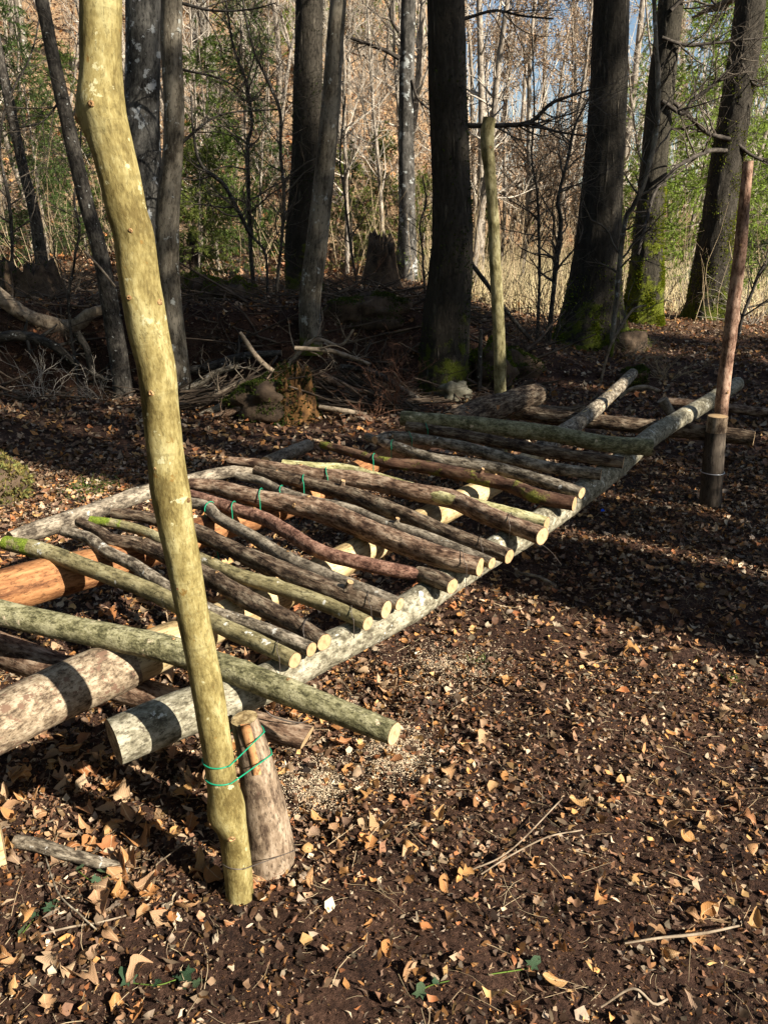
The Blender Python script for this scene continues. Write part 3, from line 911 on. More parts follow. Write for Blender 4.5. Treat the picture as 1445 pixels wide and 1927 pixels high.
G_P = 'poles laid across the platform'
U, RT, FRONT = (0, 0, 1), (1, -.3, .3), (.2, -1, .3)
slats = [
 ('S0', 'long green-grey pole with pale scars crossing in front, its sawn end over sawdust', 'greengrey', [(-90, 1128, 24), (0, 1153, 24), (150, 1186, 24), (290, 1216, 26), (410, 1252, 25), (560, 1309, 25), (742, 1381, 23)], ((.55, U, .008, False), (.80, U, .010, False), (.70, RT, .007, False))),
 ('S1', 'olive pole with white flecks and green moss on its tip', 'olive', [(12, 1022, 15), (75, 1036, 18), (160, 1066, 18), (270, 1107, 18), (330, 1135, 18), (420, 1180, 18), (480, 1207, 17), (555, 1243, 17)], ((.25, U, .008, False), (.75, U, .006, False))),
 ('S2', 'slim grey-brown bent pole, second from the sawdust end', 'greybrown', [(120, 999, 10), (165, 1012, 12), (200, 1038, 13), (250, 1062, 13), (325, 1112, 13), (400, 1150, 14), (480, 1177, 14), (586, 1222, 15)], ()),
 ('S3', 'dark rough flaking bark pole with a pinkish sawn end', 'brownrough', [(150, 982, 10), (185, 1000, 12), (212, 1016, 13), (260, 1024, 15), (310, 1043, 17), (395, 1087, 19), (470, 1130, 20), (540, 1166, 20), (610, 1209, 18)], ((.3, U, .010, False), (.62, U, .012, False))),
 ('S4', 'smooth olive-brown pole between the flaking pole and the bare thick pole', 'olive', [(172, 979, 9), (230, 988, 10), (280, 1004, 11), (310, 1020, 12), (385, 1056, 14), (440, 1080, 15), (540, 1111, 16), (620, 1140, 16), (692, 1173, 15)], ((.52, U, .008, False), (.72, RT, .009, False))),
 ('S5', 'thick bare brown pole with a sawn branch stub near its end', 'brownrough', [(215, 966, 11), (270, 973, 12), (310, 984, 13), (370, 1002, 17), (430, 1030, 18), (510, 1067, 20), (600, 1102, 20), (680, 1131, 20), (727, 1147, 19)], ((.90, U, .013, True),)),
 ('S6', 'slim smooth grey pole with the whitest sawn end', 'grey', [(355, 945, 11), (390, 954, 12), (412, 975, 12), (470, 1007, 13), (540, 1050, 14), (620, 1085, 14), (700, 1116, 14), (752, 1137, 14)], ((.6, U, .008, False),)),
 ('S7', 'dark red bark pole with a snapped tip', 'red', [(355, 929, 9), (390, 940, 11), (450, 961, 13), (500, 977, 14), (540, 1001, 15), (600, 1036, 15), (680, 1060, 15), (760, 1076, 14), (800, 1082, 9)], ((.32, U, .010, False),)),
 ('S8', 'thickest reddish brown pole with two big knots', 'redbrown', [(358, 911, 12), (410, 917, 15), (470, 934, 18), (560, 951, 20), (620, 967, 23), (700, 1001, 22), (780, 1031, 22), (840, 1051, 22), (903, 1067, 20)], ((.43, U, .016, False), (.40, FRONT, .016, False))),
 ('S9', 'thin grey knotty pole mostly hidden behind the thickest pole', 'grey', [(445, 895, 8), (490, 905, 9), (530, 925, 10), (590, 943, 10), (660, 958, 10), (720, 984, 11), (790, 1007, 13), (860, 1035, 13), (925, 1060, 12)], ((.68, U, .010, True),)),
 ('S10', 'scabby tan and brown pole ending in an orange frayed cut', 'brownrough', [(482, 885, 10), (530, 899, 12), (600, 914, 14), (660, 931, 16), (700, 946, 17), (800, 986, 17), (870, 1015, 17), (958, 1047, 15)], ((.36, U, .012, True), (.1, U, .008, False))),
 ('S11', 'stout brown pole with a bump and curved tip beside the pale green pole', 'redbrown', [(432, 867, 8), (480, 872, 10), (540, 884, 12), (600, 893, 14), (700, 907, 17), (770, 924, 18), (850, 940, 19), (920, 971, 20), (1020, 1009, 19)], ((.24, U, .013, False),)),
 ('S12', 'pale yellow-green pole tucked behind the stout brown pole', 'palegreen', [(532, 872, 8), (600, 879, 9), (640, 881, 10), (690, 893, 11), (780, 922, 13), (890, 951, 15), (960, 969, 16), (1028, 986, 15)], ((.3, U, .008, False), (.7, RT, .008, False))),
 ('S13', 'broken mossy pole with torn reddish bark', 'mossbark', [(605, 836, 8), (660, 851, 9), (720, 869, 11), (790, 877, 13), (860, 891, 14), (910, 902, 14), (960, 914, 14), (1010, 934, 15), (1080, 948, 15)], ((.67, U, .010, True), (.72, U, .009, False))),
 ('S14', 'wavy slim grey pole next to the torn mossy pole', 'greybrown', [(690, 822, 8), (740, 839, 10), (820, 864, 12), (900, 876, 13), (950, 885, 13), (1040, 911, 13), (1094, 928, 12)], ((.86, RT, .010, False),)),
 ('S15', 'tan slim pole, third from the far end of the row', 'greybrown', [(705, 828, 8), (735, 821, 10), (800, 828, 11), (870, 841, 12), (950, 862, 12), (1040, 881, 12), (1130, 893, 12)], ((.1, FRONT, .009, True),)),
 ('S16', 'dark knotted pole second from the far end of the row', 'brownrough', [(765, 802, 10), (830, 812, 11), (920, 828, 12), (1000, 845, 12), (1090, 859, 13), (1172, 871, 13)], ((.6, U, .009, False), (.8, U, .009, True))),
 ('S17', 'thick pale grey pole last in the row with a splintered cut', 'greengrey', [(755, 787, 15), (850, 795, 16), (950, 806, 17), (1040, 817, 17), (1130, 834, 17), (1226, 842, 17)], ()),
]
CR, RR_, _ = LOGS['R']
pxR = topx(CR)[0]
def zslat(px_end, halfr):
    i = int(np.argmin(np.abs(pxR - px_end)))
    return CR[i, 2] + RR_[i] + halfr
for k, (key, lab, mt, pts, kn) in enumerate(slats):
    zr = zslat(min(pts[-1][0] - 40, 1300), .026) if k else .40 + .055 + .034
    zl = .40 + .12 * k / 17 + .088
    n = len(pts)
    rows = [(x, y, zl + (zr - zl) * i / (n - 1), w * (.93 if k else 1)) for i, (x, y, w) in enumerate(pts)]
    log(key, 'platform_pole', lab, 'pole', rows, M[mt], G_P, 26, .085 if mt not in ('greengrey', 'olive', 'grey') else .045, seed=20 + k, knots=kn, step=.009)
log('S7b', 'pole_stub', 'short orange-barked stub resting on the lichen-covered beam, its pole snapped off', 'pole', [(786, 1078, zslat(800, .02), 13), (820, 1090, zslat(800, .02), 17), (851, 1103, zslat(800, .02), 15)], M['brownrough'], None, 16, .08, seed=41)

# posts
def post(key, name, label, pts, mat, nseg=28, amp=.03, knots=(), seed=0, ends=(True, True)):
    rows = []
    for x, y, Y, w in pts:
        q = py_(x, y, Y)
        rows.append((*q, w * depth(q) / FPX))
    return log(key, name, label, 'post', rows, mat, None, nseg, amp, ends, .012, None, knots, seed, True)

ypx = [(452, 1700, 26), (448, 1640, 26), (438, 1562, 27), (428, 1518, 33), (419, 1475, 28.5), (411, 1420, 28), (391, 1300, 29.5), (378, 1230, 29), (364, 1160, 29.5), (346, 1060, 31.5), (330, 980, 33.5), (320, 920, 36), (313, 860, 33.5), (304, 780, 33.5), (296, 700, 35), (285, 650, 36.5), (275, 600, 38), (262, 520, 38), (252, 440, 37.5), (240, 400, 37.5), (225, 330, 38.5), (205, 250, 40), (192, 195, 42.5), (190, 130, 38.5), (190, 60, 38), (190, 0, 38), (188, -120, 38), (184, -240, 37)]
yb = gp(452, 1690)
yk = []
ypy = np.array([r_[1] for r_ in ypx], float)
yP = np.array([py_(x, y, yb[1]) for x, y, w in ypx]); yd = np.r_[0, np.cumsum(np.linalg.norm(np.diff(yP, axis=0), axis=1))]; yd /= yd[-1]
for py, side, size in ((1548, (.15, -1, .2), .015), (1528, (-.9, -.4, .1), .017), (545, (-.3, -1, 0), .008), (715, (-.1, -1, 0), .010), (187, (-.1, -1, 0), .009), (207, (-1, -.3, 0), .014), (1080, (-.3, -1, 0), .005), (550, (1, -.5, 0), .009), (925, (1, -.4, 0), .009), (415, (.2, -1, 0), .007), (860, (-.4, -1, 0), .005)):
    yk.append((float(np.interp(-py, -ypy, yd)), side, size, False))
ypost = post('Y', 'post', 'tall smooth yellow-barked post standing close to the camera', [(x, y, yb[1] - .02 * i / len(ypx), w) for i, (x, y, w) in enumerate(ypx)], M['yellow'], 56, .030, tuple(yk), 60)

rb = gp(1335, 955)
post('RP', 'post', 'slender reddish brown post bound to the square-topped stake', [(1350, 860, rb[1] + .13, 11.6), (1356, 775, rb[1] + .13, 12.0), (1364, 700, rb[1] + .13, 12.0), (1372, 640, rb[1] + .13, 12.4), (1381, 560, rb[1] + .12, 12.0), (1391, 480, rb[1] + .11, 11.6), (1398, 400, rb[1] + .10, 10.4), (1407, 303, rb[1] + .09, 9.1)], M['pinkbrown'], 20, .05, ((.25, FRONT, .012, False), (.5, RT, .01, False), (.75, (-.5, -1, 0), .01, False)), 61)
lb = 4.92
post('LP', 'post', 'pale greenish post with a forked top standing beyond the platform', [(945, 900, lb, 11), (943, 820, lb, 11), (941, 745, lb, 11), (939, 640, lb, 11.5), (935, 560, lb, 11), (931, 480, lb, 11), (927, 400, lb, 11), (922, 330, lb, 11), (917, 280, lb, 12.5), (917, 245, lb, 13), (921, 222, lb, 12)], M['postolive'], 20, .05, ((.35, RT, .010, False), (.2, RT, .008, False), (.93, (.3, -1, .1), .012, False)), 62)

# stakes
def stake(key, label, pts, Y, mat, topmat, seed, face=None):
    rows = []
    for x, y, w in pts:
        q = py_(x, y, Y)
        rows.append((*q, w * depth(q) / FPX))
    return log(key, 'stake', label, 'stake', rows, mat, 'stout stakes in the ground', 26, .05, (False, True), .012, (None, topmat), (), seed, True)
sb = gp(512, 1640)
st = stake('ST', 'thick pale split stake wired to the yellow post', [(514, 1665, 46), (510, 1620, 46), (503, 1560, 43), (492, 1490, 38), (478, 1420, 31), (466, 1375, 27), (460, 1352, 25)], sb[1] + .03, M['stump'], M['palewood'], 70)
C, R, _ = LOGS['ST']
# the hewn strip on its upper front
T_, N_, B_ = frames(C)
d = unit(np.array([.25, -1, .15])); sd = unit(np.cross(d, [0, 0, 1]))
ii = np.arange(int(len(C) * .74), len(C))
ring, hw = [], .009
for i in ii:
    b = C[i] + d * (R[i] * 1.03 + .001) - C[0]
    wv = hw * (1.25 if i > ii[len(ii) // 2] else 1.0)
    ring.append([b - sd * wv - d * .006, b - sd * wv + d * .002, b + sd * wv + d * .002, b + sd * wv - d * .006])
V = np.array(ring).reshape(-1, 3)
n = len(ii)
Q = [(a * 4 + j, a * 4 + (j + 1) % 4, a * 4 + 4 + (j + 1) % 4, a * 4 + 4 + j) for a in range(n - 1) for j in range(4)] + [(0, 1, 2, 3), tuple((n - 1) * 4 + j for j in (3, 2, 1, 0))]
bc = np.column_stack([V[:, 0], V[:, 1], V[:, 2]])
put('hewn_strip', mesh_np('hewn_strip', V, Q, None, M['debarked'], False, {'bc': ('FLOAT_VECTOR', bc)}), st)
st2 = stake('RS', 'dark square-topped stake with a pale top beside the slender reddish post', [(1335, 975, 20), (1337, 930, 19.5), (1341, 870, 19), (1346, 812, 18.5)], rb[1] + .02, M['darkstake'], M['sawn'], 71)
C, R, _ = LOGS['RS']
q0, q1 = py_(1346, 812, rb[1] + .02) - C[0], py_(1350, 783, rb[1] + .02) - C[0]
S = np.linspace(q0, q1, 6)
V, Q, bc = tube(S, np.full(6, R[-1] * .98), 26, logdisp(.03, 5))
hd = put('pale_top', mesh_np('pale_top', V, Q, None, M['stump'], True, {'bc': ('FLOAT_VECTOR', bc)}), st2)
cut_face('cut_end', V, 26, True, np.array([0, 0, 1.0]), M['sawn'], hd)
stake('LS', 'short dark stake in the shade under the far poles', [(930, 900, 20), (930, 850, 19), (930, 790, 18)], 4.75, M['darkstake'], M['sawn'], 72)

# ------------------------------------------------------------------ wires
def wire(label, P, r, mat, name='wire_tie', group=None, n=60):
    P = np.asarray(P, float)
    S = spline(P, n)
    V, Q, _ = tube(S - S[0], np.full(n, r), 7)
    o = put(name, mesh_np(name, V, Q, None, mat), None, tuple(S[0]))
    return tag(o, label, 'wire', group)

def loop(key, px, r=.0017, drop=.10, turn=1.15, adv=.02, off=.003, flip=1):
    """points of a wire that goes over a pole at photo column px and down at both sides"""
    C, R, _ = LOGS[key]
    i = int(np.argmin(np.abs(topx(C)[0] - px)))
    T, N, B = frames(C)
    t, rr = T[i], R[i] * 1.06 + off
    up = unit(np.array([0, 0, 1.0]) - t * t[2]); sd = np.cross(t, up)
    P = []
    for a in np.linspace(-turn, turn, 9):
        P.append(C[i] + rr * (np.cos(a * 1.25) * up + flip * np.sin(a * 1.25) * sd) + t * adv * a)
    P = [P[0] - np.array([0, 0, drop * .6]) + t * .004] + P + [P[-1] - np.array([0, 0, drop])]
    return P

G_W = 'wire ties holding the poles'
names = {'S6': 'slim grey pole', 'S7': 'dark red pole', 'S8': 'thickest reddish pole', 'S9': 'thin knotty grey pole', 'S10': 'scabby tan pole', 'S11': 'stout brown pole', 'S13': 'torn mossy pole', 'S14': 'wavy grey pole', 'S15': 'tan slim pole', 'S16': 'dark knotted pole'}
for key, px in (('S6', 395), ('S7', 440), ('S8', 490), ('S9', 528), ('S10', 572), ('S11', 612), ('S13', 702), ('S14', 738), ('S15', 768), ('S16', 802)):
    wire(f'green coated wire looped over the {names[key]}', loop(key, px, drop=.07), .0019, M['greenwire'], group=G_W)
wire('loose green wire end hanging below the olive-brown pole', [py_(400, 1020, 2.45), py_(408, 1035, 2.44), py_(414, 1058, 2.43)], .0018, M['greenwire'], n=16)
for key, px, lab in (('S1', 525, 'olive pole with white flecks'), ('S3', 575, 'dark flaking pole'), ('S5', 695, 'bare brown pole with a stub'), ('S4', 660, 'smooth olive-brown pole'), ('S8', 868, 'thickest reddish pole near its sawn end'), ('S10', 905, 'scabby tan pole near its sawn end'), ('S11', 960, 'stout brown pole near its sawn end'), ('S15', 1100, 'tan slim pole near its sawn end')):
    wire(f'thin dark wire bent over the {lab}', loop(key, px, drop=.10, adv=.03), .0011, M['wire'], group=G_W)
def band(label, centre_a, ra, centre_b, rb_, axis, r, mat, tilt=(0, 0, 0), n=90, name='wire_tie'):
    """wire drawn tight round two round stems standing side by side"""
    a, b = np.asarray(centre_a, float), np.asarray(centre_b, float)
    ax = unit(axis)
    e = unit((b - a) - ax * ((b - a) @ ax)); f = np.cross(ax, e)
    P = [a + (ra + r) * (np.cos(t) * e + np.sin(t) * f) for t in np.linspace(np.pi * .55, np.pi * 1.45, 14)]
    P += [b + (rb_ + r) * (np.cos(t) * e + np.sin(t) * f) for t in np.linspace(-np.pi * .45, np.pi * .45, 14)]
    P.append(P[0])
    P = np.array(P)
    P += ((P - a) @ e)[:, None] * np.asarray(tilt)[None, :]
    return wire(label, P, r, mat, name, n=n)
def at(key, py):
    C, R, _ = LOGS[key]
    i = int(np.argmin(np.abs(topx(C)[1] - py)))
    return C[i], R[i]
for ya, ys, r_, mt_, lab in ((1432, 1378, .0017, 'greenwire', 'upper green coated wire round the yellow post and split stake'), (1458, 1418, .0017, 'greenwire', 'lower green coated wire round the yellow post and split stake'), (1620, 1590, .0012, 'wire', 'rusty wire low round the yellow post and split stake')):
    (ca, ra), (cb, rb2) = at('Y', ya), at('ST', ys)
    dist = np.linalg.norm((cb - ca)[:2])
    band(lab, ca, ra * 1.03, np.array([cb[0], cb[1], ca[2]]), rb2 * 1.05, (0, 0, 1), r_, M[mt_], (0, 0, (cb[2] - ca[2]) / dist))
(ca, ra), = [at('RS', 888)]
P = [ca + (ra * 1.04 + .003) * np.array([math.cos(t), math.sin(t), 0]) for t in np.linspace(0, 2 * np.pi, 20)]
wire('shiny wire band round the dark square-topped stake', P, .0028, M['silver'])
wire('dark wire crossing from the beam to the bearer end behind the stake', [pz(455, 1285, .47), pz(485, 1318, .40), pz(512, 1347, .36), pz(560, 1360, .345), pz(582, 1354, .35)], .0018, M['wire'], n=40)
wire('thin springy wire curling off the stout brown pole end', [pz(1005, 1022, .5), pz(1022, 1027, .45), pz(1040, 1042, .36), pz(1055, 1062, .25)], .001, M['wire'], n=30)
b0 = gp(1133, 966)
t = np.array([(-.012, -.007, .012), (.011, -.008, .018), (.013, .007, .012), (-.008, .01, .02), (0, 0, .028)])
tag(put('plastic_scrap', mesh_np('plastic_scrap', t, None, [(0, 1, 4), (1, 2, 4), (2, 3, 4), (3, 0, 4)], M['blue'], False), None, tuple(b0)), 'tiny blue plastic scrap among leaves near the far stake', 'scrap')

# ------------------------------------------------------------------ moss and other fuzz
def fuzz(V, Q, n, ln, col, g, mask=None, up=.5):
    """short blades growing from a quad surface -> V, tris, col"""
    V, Q = np.asarray(V), np.asarray(Q)
    A, B, D = V[Q[:, 0]], V[Q[:, 1]], V[Q[:, 3]]
    nr = np.cross(B - A, D - A)
    ar = np.linalg.norm(nr, axis=1)
    w = ar.copy()
    if mask is not None:
        w = w * mask(V[Q].mean(1), unit(nr))
    idx = g.choice(len(Q), n, p=w / w.sum())
    u, v = g.uniform(size=(n, 1)), g.uniform(size=(n, 1))
    P = A[idx] + u * (B - A)[idx] + v * (D - A)[idx]
    d = unit(unit(nr)[idx] + g.normal(0, .5, (n, 3)) + np.array([0, 0, up]))
    sdv = unit(np.cross(d, g.normal(size=(n, 3))))
    L = g.uniform(.4, 1.2, (n, 1)) * ln
    W = L * .28
    VV = np.stack([P - sdv * W, P + sdv * W, P + d * L], 1).reshape(-1, 3)
    F = np.arange(3 * n).reshape(-1, 3)
    c = np.asarray(col)[None] * g.uniform(.4, 1.25, (n, 1))
    c[:, 0] *= g.uniform(.75, 1.25, n)
    return VV, F, np.repeat(c, 3, 0)

def moss(parent, V, Q, n, ln, col, g, mask=None):
    VV, F, C = fuzz(V, Q, n, ln, col, g, mask)
    o = put('moss', mesh_np('moss', VV, None, F, M['moss'], False, {'col': ('FLOAT_COLOR', C)}), parent)
    return tag(o, kind='stuff')

def lump(r, seed, sq=(1, 1, .8), nu=30, nv=18, amp=.22):
    u = np.linspace(0, 2 * np.pi, nu, endpoint=False); v = np.linspace(-.45 * np.pi, .5 * np.pi, nv)
    Uu, Vv = np.meshgrid(u, v)
    D = np.stack([np.cos(Vv) * np.cos(Uu), np.cos(Vv) * np.sin(Uu), np.sin(Vv)], -1)
    k = 1 + amp * noise3(D[..., 0] * 2 + 5, D[..., 1] * 2, D[..., 2] * 2, seed) + amp * .5 * noise3(D[..., 0] * 5, D[..., 1] * 5, D[..., 2] * 5, seed + 1)
    P = D * (k * r)[..., None] * np.array(sq)
    i, j = np.arange(nv - 1)[:, None] * nu, np.arange(nu)[None]
    j2 = (j + 1) % nu
    Q = np.stack([i + j, i + j2, i + nu + j2, i + nu + j], -1).reshape(-1, 4)
    return P.reshape(-1, 3), Q

GM = np.random.default_rng(5)
def mossy_lump(name, label, cat, c, r, sq, mat, col, n, ln, seed, mask=None, amp=.22, group=None):
    V, Q = lump(r, seed, sq, amp=amp)
    o = tag(put(name, mesh_np(name, V, Q, None, mat), None, tuple(c)), label, cat, group)
    if n:
        moss(o, V, Q, n, ln, col, GM, mask)
    return o
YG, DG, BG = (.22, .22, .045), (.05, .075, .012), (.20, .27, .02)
c = gp(5, 955); mossy_lump('boulder', 'moss-covered boulder with ivy at the picture edge left of the platform', 'rock', c + np.array([-.15, .12, .07]), .23, (1, 1, 1.0), M['darkrot'], (.23, .20, .06), 7000, .028, 1, mask=lambda c_, n_: np.clip(noise3(c_[:, 0] * 9, c_[:, 1] * 9, c_[:, 2] * 9, 9) * 1.5 + .55, .02, 1), amp=.35)
c = gp(858, 752); mossy_lump('stone', 'bare pale angular stone at the foot of the big straight trunk', 'rock', c + np.array([0, 0, .06]), .125, (1.15, .8, .95), M['stone'], YG, 0, .01, 4, amp=.35)
for (x, y, Y, r, sq, lab, sd_) in (
    (925, 700, 7.6, .24, (.8, .7, 1.1), 'bright mossy mound beside the far pale post', 11),
    (1190, 712, 7.6, .13, (1.1, 1, .9), 'small dark mossy clump at the end of the middle beam', 12),
    (960, 690, 8.0, .2, (1.6, .8, .8), 'low mossy root mound behind the far pale post', 13),
    (430, 600, 9.2, .28, (1.2, .8, .8), 'mossy block of earth between the grey trunks', 14),
    (505, 755, 6.45, .22, (1.3, .9, .9), 'dark green moss cushion against the rotten stump', 15),
    (690, 650, 8.4, .28, (1.6, .8, .7), 'shaded mossy hummock behind the twiggy shrub', 16),
    (380, 590, 9.5, .26, (.8, .8, 1.0), 'upright mossy clod under the leaning roots', 17),
    (1165, 690, 9.6, .28, (1.2, .8, .8), 'mossy root swelling right of the widest trunk', 18)):
    p = py_(x, y, Y)
    p[2] = max(p[2], H(p[0], p[1]))
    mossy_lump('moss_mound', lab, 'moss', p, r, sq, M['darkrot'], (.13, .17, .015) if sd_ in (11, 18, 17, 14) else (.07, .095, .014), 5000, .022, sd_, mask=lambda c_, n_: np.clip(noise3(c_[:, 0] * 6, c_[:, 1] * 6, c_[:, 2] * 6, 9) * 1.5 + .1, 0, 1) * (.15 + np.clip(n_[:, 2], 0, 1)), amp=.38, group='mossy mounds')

# ------------------------------------------------------------------ standing trees
def trunkdisp(flare, seed, amp=.05, h0=.45):
    def f(TH, VV, RR):
        c, s_ = np.cos(TH), np.sin(TH)
        lob = 1 + .45 * np.cos(TH * 5 + seed) * .5 + .3 * np.cos(TH * 3 + seed * 2)
        d = RR * amp * (noise3(c * 1.2, s_ * 1.2, VV * 1.2, seed) + .5 * noise3(c * 4, s_ * 4, VV * 3, seed + 1))
        rg = 1 - np.abs(noise3(c * RR * 34, s_ * RR * 34, VV * 5.5, seed + 2))
        return d + RR * flare * lob * np.exp(-VV / h0) + .018 * RR / .2 * (rg - .6) * (amp > .03)
    return f

TG = np.random.default_rng(23)
def stand(name, label, pts, Y, mat, flare=.5, top=11.0, nseg=48, seed=1, twigs=130, group=None, mossn=0, mosscol=BG, amp=.05, mossh=1.2):
    rows = []
    for x, y, w in pts:
        q = py_(x, y, Y)
        rows.append((*q, w * depth(q) / FPX))
    rows = np.array(rows)                              # given top to bottom
    rows = rows[::-1]
    g = H(rows[0, 0], rows[0, 1])
    rows = rows[rows[:, 2] > g + .12]
    foot = rows[0].copy(); foot[2] = g - .10
    rows = np.vstack([foot, rows])
    d = unit(rows[-1, :3] - rows[-3, :3])
    d = unit(d + np.array([0, 0, .6]))
    while rows[-1, 2] < top:
        nx = rows[-1].copy()
        nx[:3] += d * 1.1 + np.r_[TG.normal(0, .06, 2), 0]
        nx[3] *= .90
        rows = np.vstack([rows, nx])
    Ln = np.linalg.norm(np.diff(rows[:, :3], axis=0), axis=1).sum()
    S = spline(rows, int(Ln / .075))
    base = np.array([foot[0], foot[1], g])
    C, R = S[:, :3] - base, S[:, 3]
    o = empty(name, base)
    tag(o, label, 'tree', group)
    V, Q, bc = tube(C, R, nseg, trunkdisp(flare, seed, amp))
    put('trunk', mesh_np('trunk', V, Q, None, mat, True, {'bc': ('FLOAT_VECTOR', bc)}), o)
    if twigs:
        kk = C[::6]
        P0, R0 = kk[None], R[::6][None]
        t0 = max(.35, 4.3 / (top + .5))
        P1, R1 = grow(P0, R0, max(6, twigs // 10), t0, .98, (1.0, 2.6), (40, 85), 9, .35, .5, .25, TG)
        P2, R2 = grow(P1, R1, twigs, .2, 1, (.4, 1.2), (25, 65), 6, .5, .3, .3, TG)
        P3, R3 = grow(P2, R2, twigs * 3, .2, 1, (.15, .55), (25, 65), 4, .5, .2, .3, TG)
        VQ = [strands(P1, R1, 5), strands(P2, R2, 4), strands(P3, R3, 3)]
        put('crown', mesh_np('crown', *join(VQ), None, M['twig']), o)
    if mossn:
        mask = lambda c_, n_: np.exp(-np.maximum(c_[:, 2], 0) / mossh) * (c_[:, 2] < 2.5 * mossh) * np.clip(noise3(c_[:, 0] * 5, c_[:, 1] * 5, c_[:, 2] * 3, 3) + .25, 0, 1) * (.4 + np.clip(n_[:, 0], 0, 1))
        moss(o, V, Q, mossn, .03, mosscol, TG, mask)
    return o, C, R, base

T = {}
T['beech'] = stand('beech_tree', 'stout grey trunk with white lichen behind the yellow post', [(270, -60, 32), (270, 100, 32), (268, 200, 32), (272, 300, 32), (283, 420, 31), (293, 560, 32), (302, 700, 36), (304, 750, 40)], 8.1, M['beech'], .3, seed=2, amp=.02)
T['beech2'] = stand('beech_tree', 'sinuous lichened trunk close beside the yellow post, partly sunlit', [(322, -60, 20), (323, 80, 20), (328, 200, 19), (325, 300, 19), (316, 400, 22), (316, 480, 21), (320, 550, 20), (327, 620, 20), (334, 690, 21), (338, 740, 22)], 7.4, M['beechlit'], .15, seed=3, amp=.025)
T['leandark'] = stand('leaning_tree', 'slim dark tree leaning past the left of the yellow post', [(70, -60, 12), (95, 80, 12), (125, 220, 13), (160, 370, 14), (190, 480, 15), (212, 600, 16), (228, 700, 16), (235, 740, 18)], 7.3, M['darkgrey'], .15, seed=4, nseg=28, twigs=60)
T['farleft'] = stand('slim_tree', 'thin dark tree at the far left edge of the picture', [(-8, 60, 8), (20, 200, 9), (45, 320, 9), (65, 400, 10), (80, 500, 11), (86, 580, 12)], 11, M['darkgrey'], .2, seed=5, nseg=24, twigs=60)
T['d580'] = stand('dark_tree', 'very dark upright trunk touching the leaning grey trunk', [(583, -60, 26), (581, 100, 26), (576, 300, 27), (567, 450, 28), (560, 560, 31), (556, 610, 34)], 10.3, M['oak'], .35, seed=6, mossn=2500, mosscol=DG)
T['g620'] = stand('leaning_tree', 'grey leaning trunk rising from behind the rotten stump', [(640, -60, 15), (632, 60, 16), (622, 200, 18), (608, 350, 19), (595, 470, 20), (583, 570, 20), (573, 660, 21), (570, 700, 22)], 8.0, M['beechlit'], .1, seed=7, nseg=32, twigs=80, amp=.03)
T['t765'] = stand('lichened_tree', 'slender dark trunk with white lichen and a mossy foot', [(771, -60, 13), (766, 100, 14), (764, 250, 14), (766, 400, 15), (766, 500, 17), (763, 565, 21)], 13.5, M['darkbeech'], .6, seed=8, nseg=32, mossn=3000, mosscol=(.12, .18, .015), mossh=.35)
T['t840'] = stand('oak_tree', 'big straight dark furrowed trunk behind the middle of the platform', [(838, -60, 34), (840, 80, 35), (846, 250, 35), (850, 400, 36), (848, 500, 39), (839, 600, 41), (835, 690, 43), (836, 745, 46)], 7.5, M['oak'], .15, seed=9, nseg=64, mossn=2500, mosscol=DG)
T['t1140'] = stand('oak_tree', 'widest dark furrowed trunk with a flared mossy foot', [(1150, -60, 32), (1148, 80, 33), (1140, 250, 35), (1129, 400, 37), (1119, 520, 42), (1111, 600, 46), (1107, 660, 50)], 9.9, M['oak'], .75, seed=10, nseg=72, mossn=9000, mosscol=(.22, .28, .02), mossh=.4)
T['t1225'] = stand('mossy_tree', 'dark trunk with bright green moss on its lower side', [(1268, -60, 22), (1255, 60, 23), (1240, 200, 24), (1226, 350, 24), (1219, 450, 26), (1215, 540, 28), (1213, 600, 32)], 11.8, M['mossoak'], .55, seed=11, nseg=56, mossn=26000, mosscol=(.24, .28, .015), mossh=.75)
T['t1380'] = stand('mossy_tree', 'curved dark trunk with sparse moss near the right edge', [(1418, -60, 26), (1402, 80, 27), (1380, 220, 28), (1357, 370, 29), (1342, 480, 31), (1336, 575, 34)], 12.8, M['oak'], .5, seed=12, nseg=48, mossn=12000, mosscol=(.20, .22, .018), mossh=1.6)

# bare limbs of the big trunks that cross the sky, and the slender stems between them
def limb(parent, base, pts, Y, mat, tw=10, name='branch', sub=.5, twl=(.15, .7)):
    rows = []
    for k, (x, y, w) in enumerate(pts):
        q = py_(x, y, Y if np.isscalar(Y) else np.interp(k, [0, len(pts) - 1], Y))
        rows.append((*(q - base), w * .8 * depth(q) / FPX))
    rows = np.array(rows)
    Ln = np.linalg.norm(np.diff(rows[:, :3], axis=0), axis=1).sum()
    S = spline(rows, max(10, int(Ln / .06)))
    S[:, :3] += np.stack([.012 * noise2(np.arange(len(S)) * .5, np.full(len(S), q_), 5) for q_ in (1.5, 7.5, 12.5)], 1)
    V, Q, bc = tube(S[:, :3], S[:, 3], 8, logdisp(.12, int(abs(rows[0, 0]) * 100)))
    b = put(name, mesh_np(name, V, Q, None, mat, True, {'bc': ('FLOAT_VECTOR', bc)}), parent)
    if tw:
        tw = int(tw * 1.6)
        P0, R0 = S[None, :, :3], S[None, :, 3]
        P1, R1 = grow(P0, R0, tw, .15, 1, (twl[0] * 1.5, twl[1] * 1.8), (30, 70), 8, .5, .35, .3, TG)
        P2, R2 = grow(P1, R1, tw * 4, .2, 1, twl, (25, 65), 6, .6, .25, .3, TG)
        P3, R3 = grow(P2, R2, tw * 7, .2, 1, (twl[0] * .6, twl[1] * .55), (25, 65), 4, .6, .2, .3, TG)
        tag(put('twigs', mesh_np('twigs', *join([strands(P1, R1, 4), strands(P2, R2, 3), strands(P3, R3, 3)]), None, M['twig']), b), kind='stuff')
    return b
o, C, R, base = T['t840']
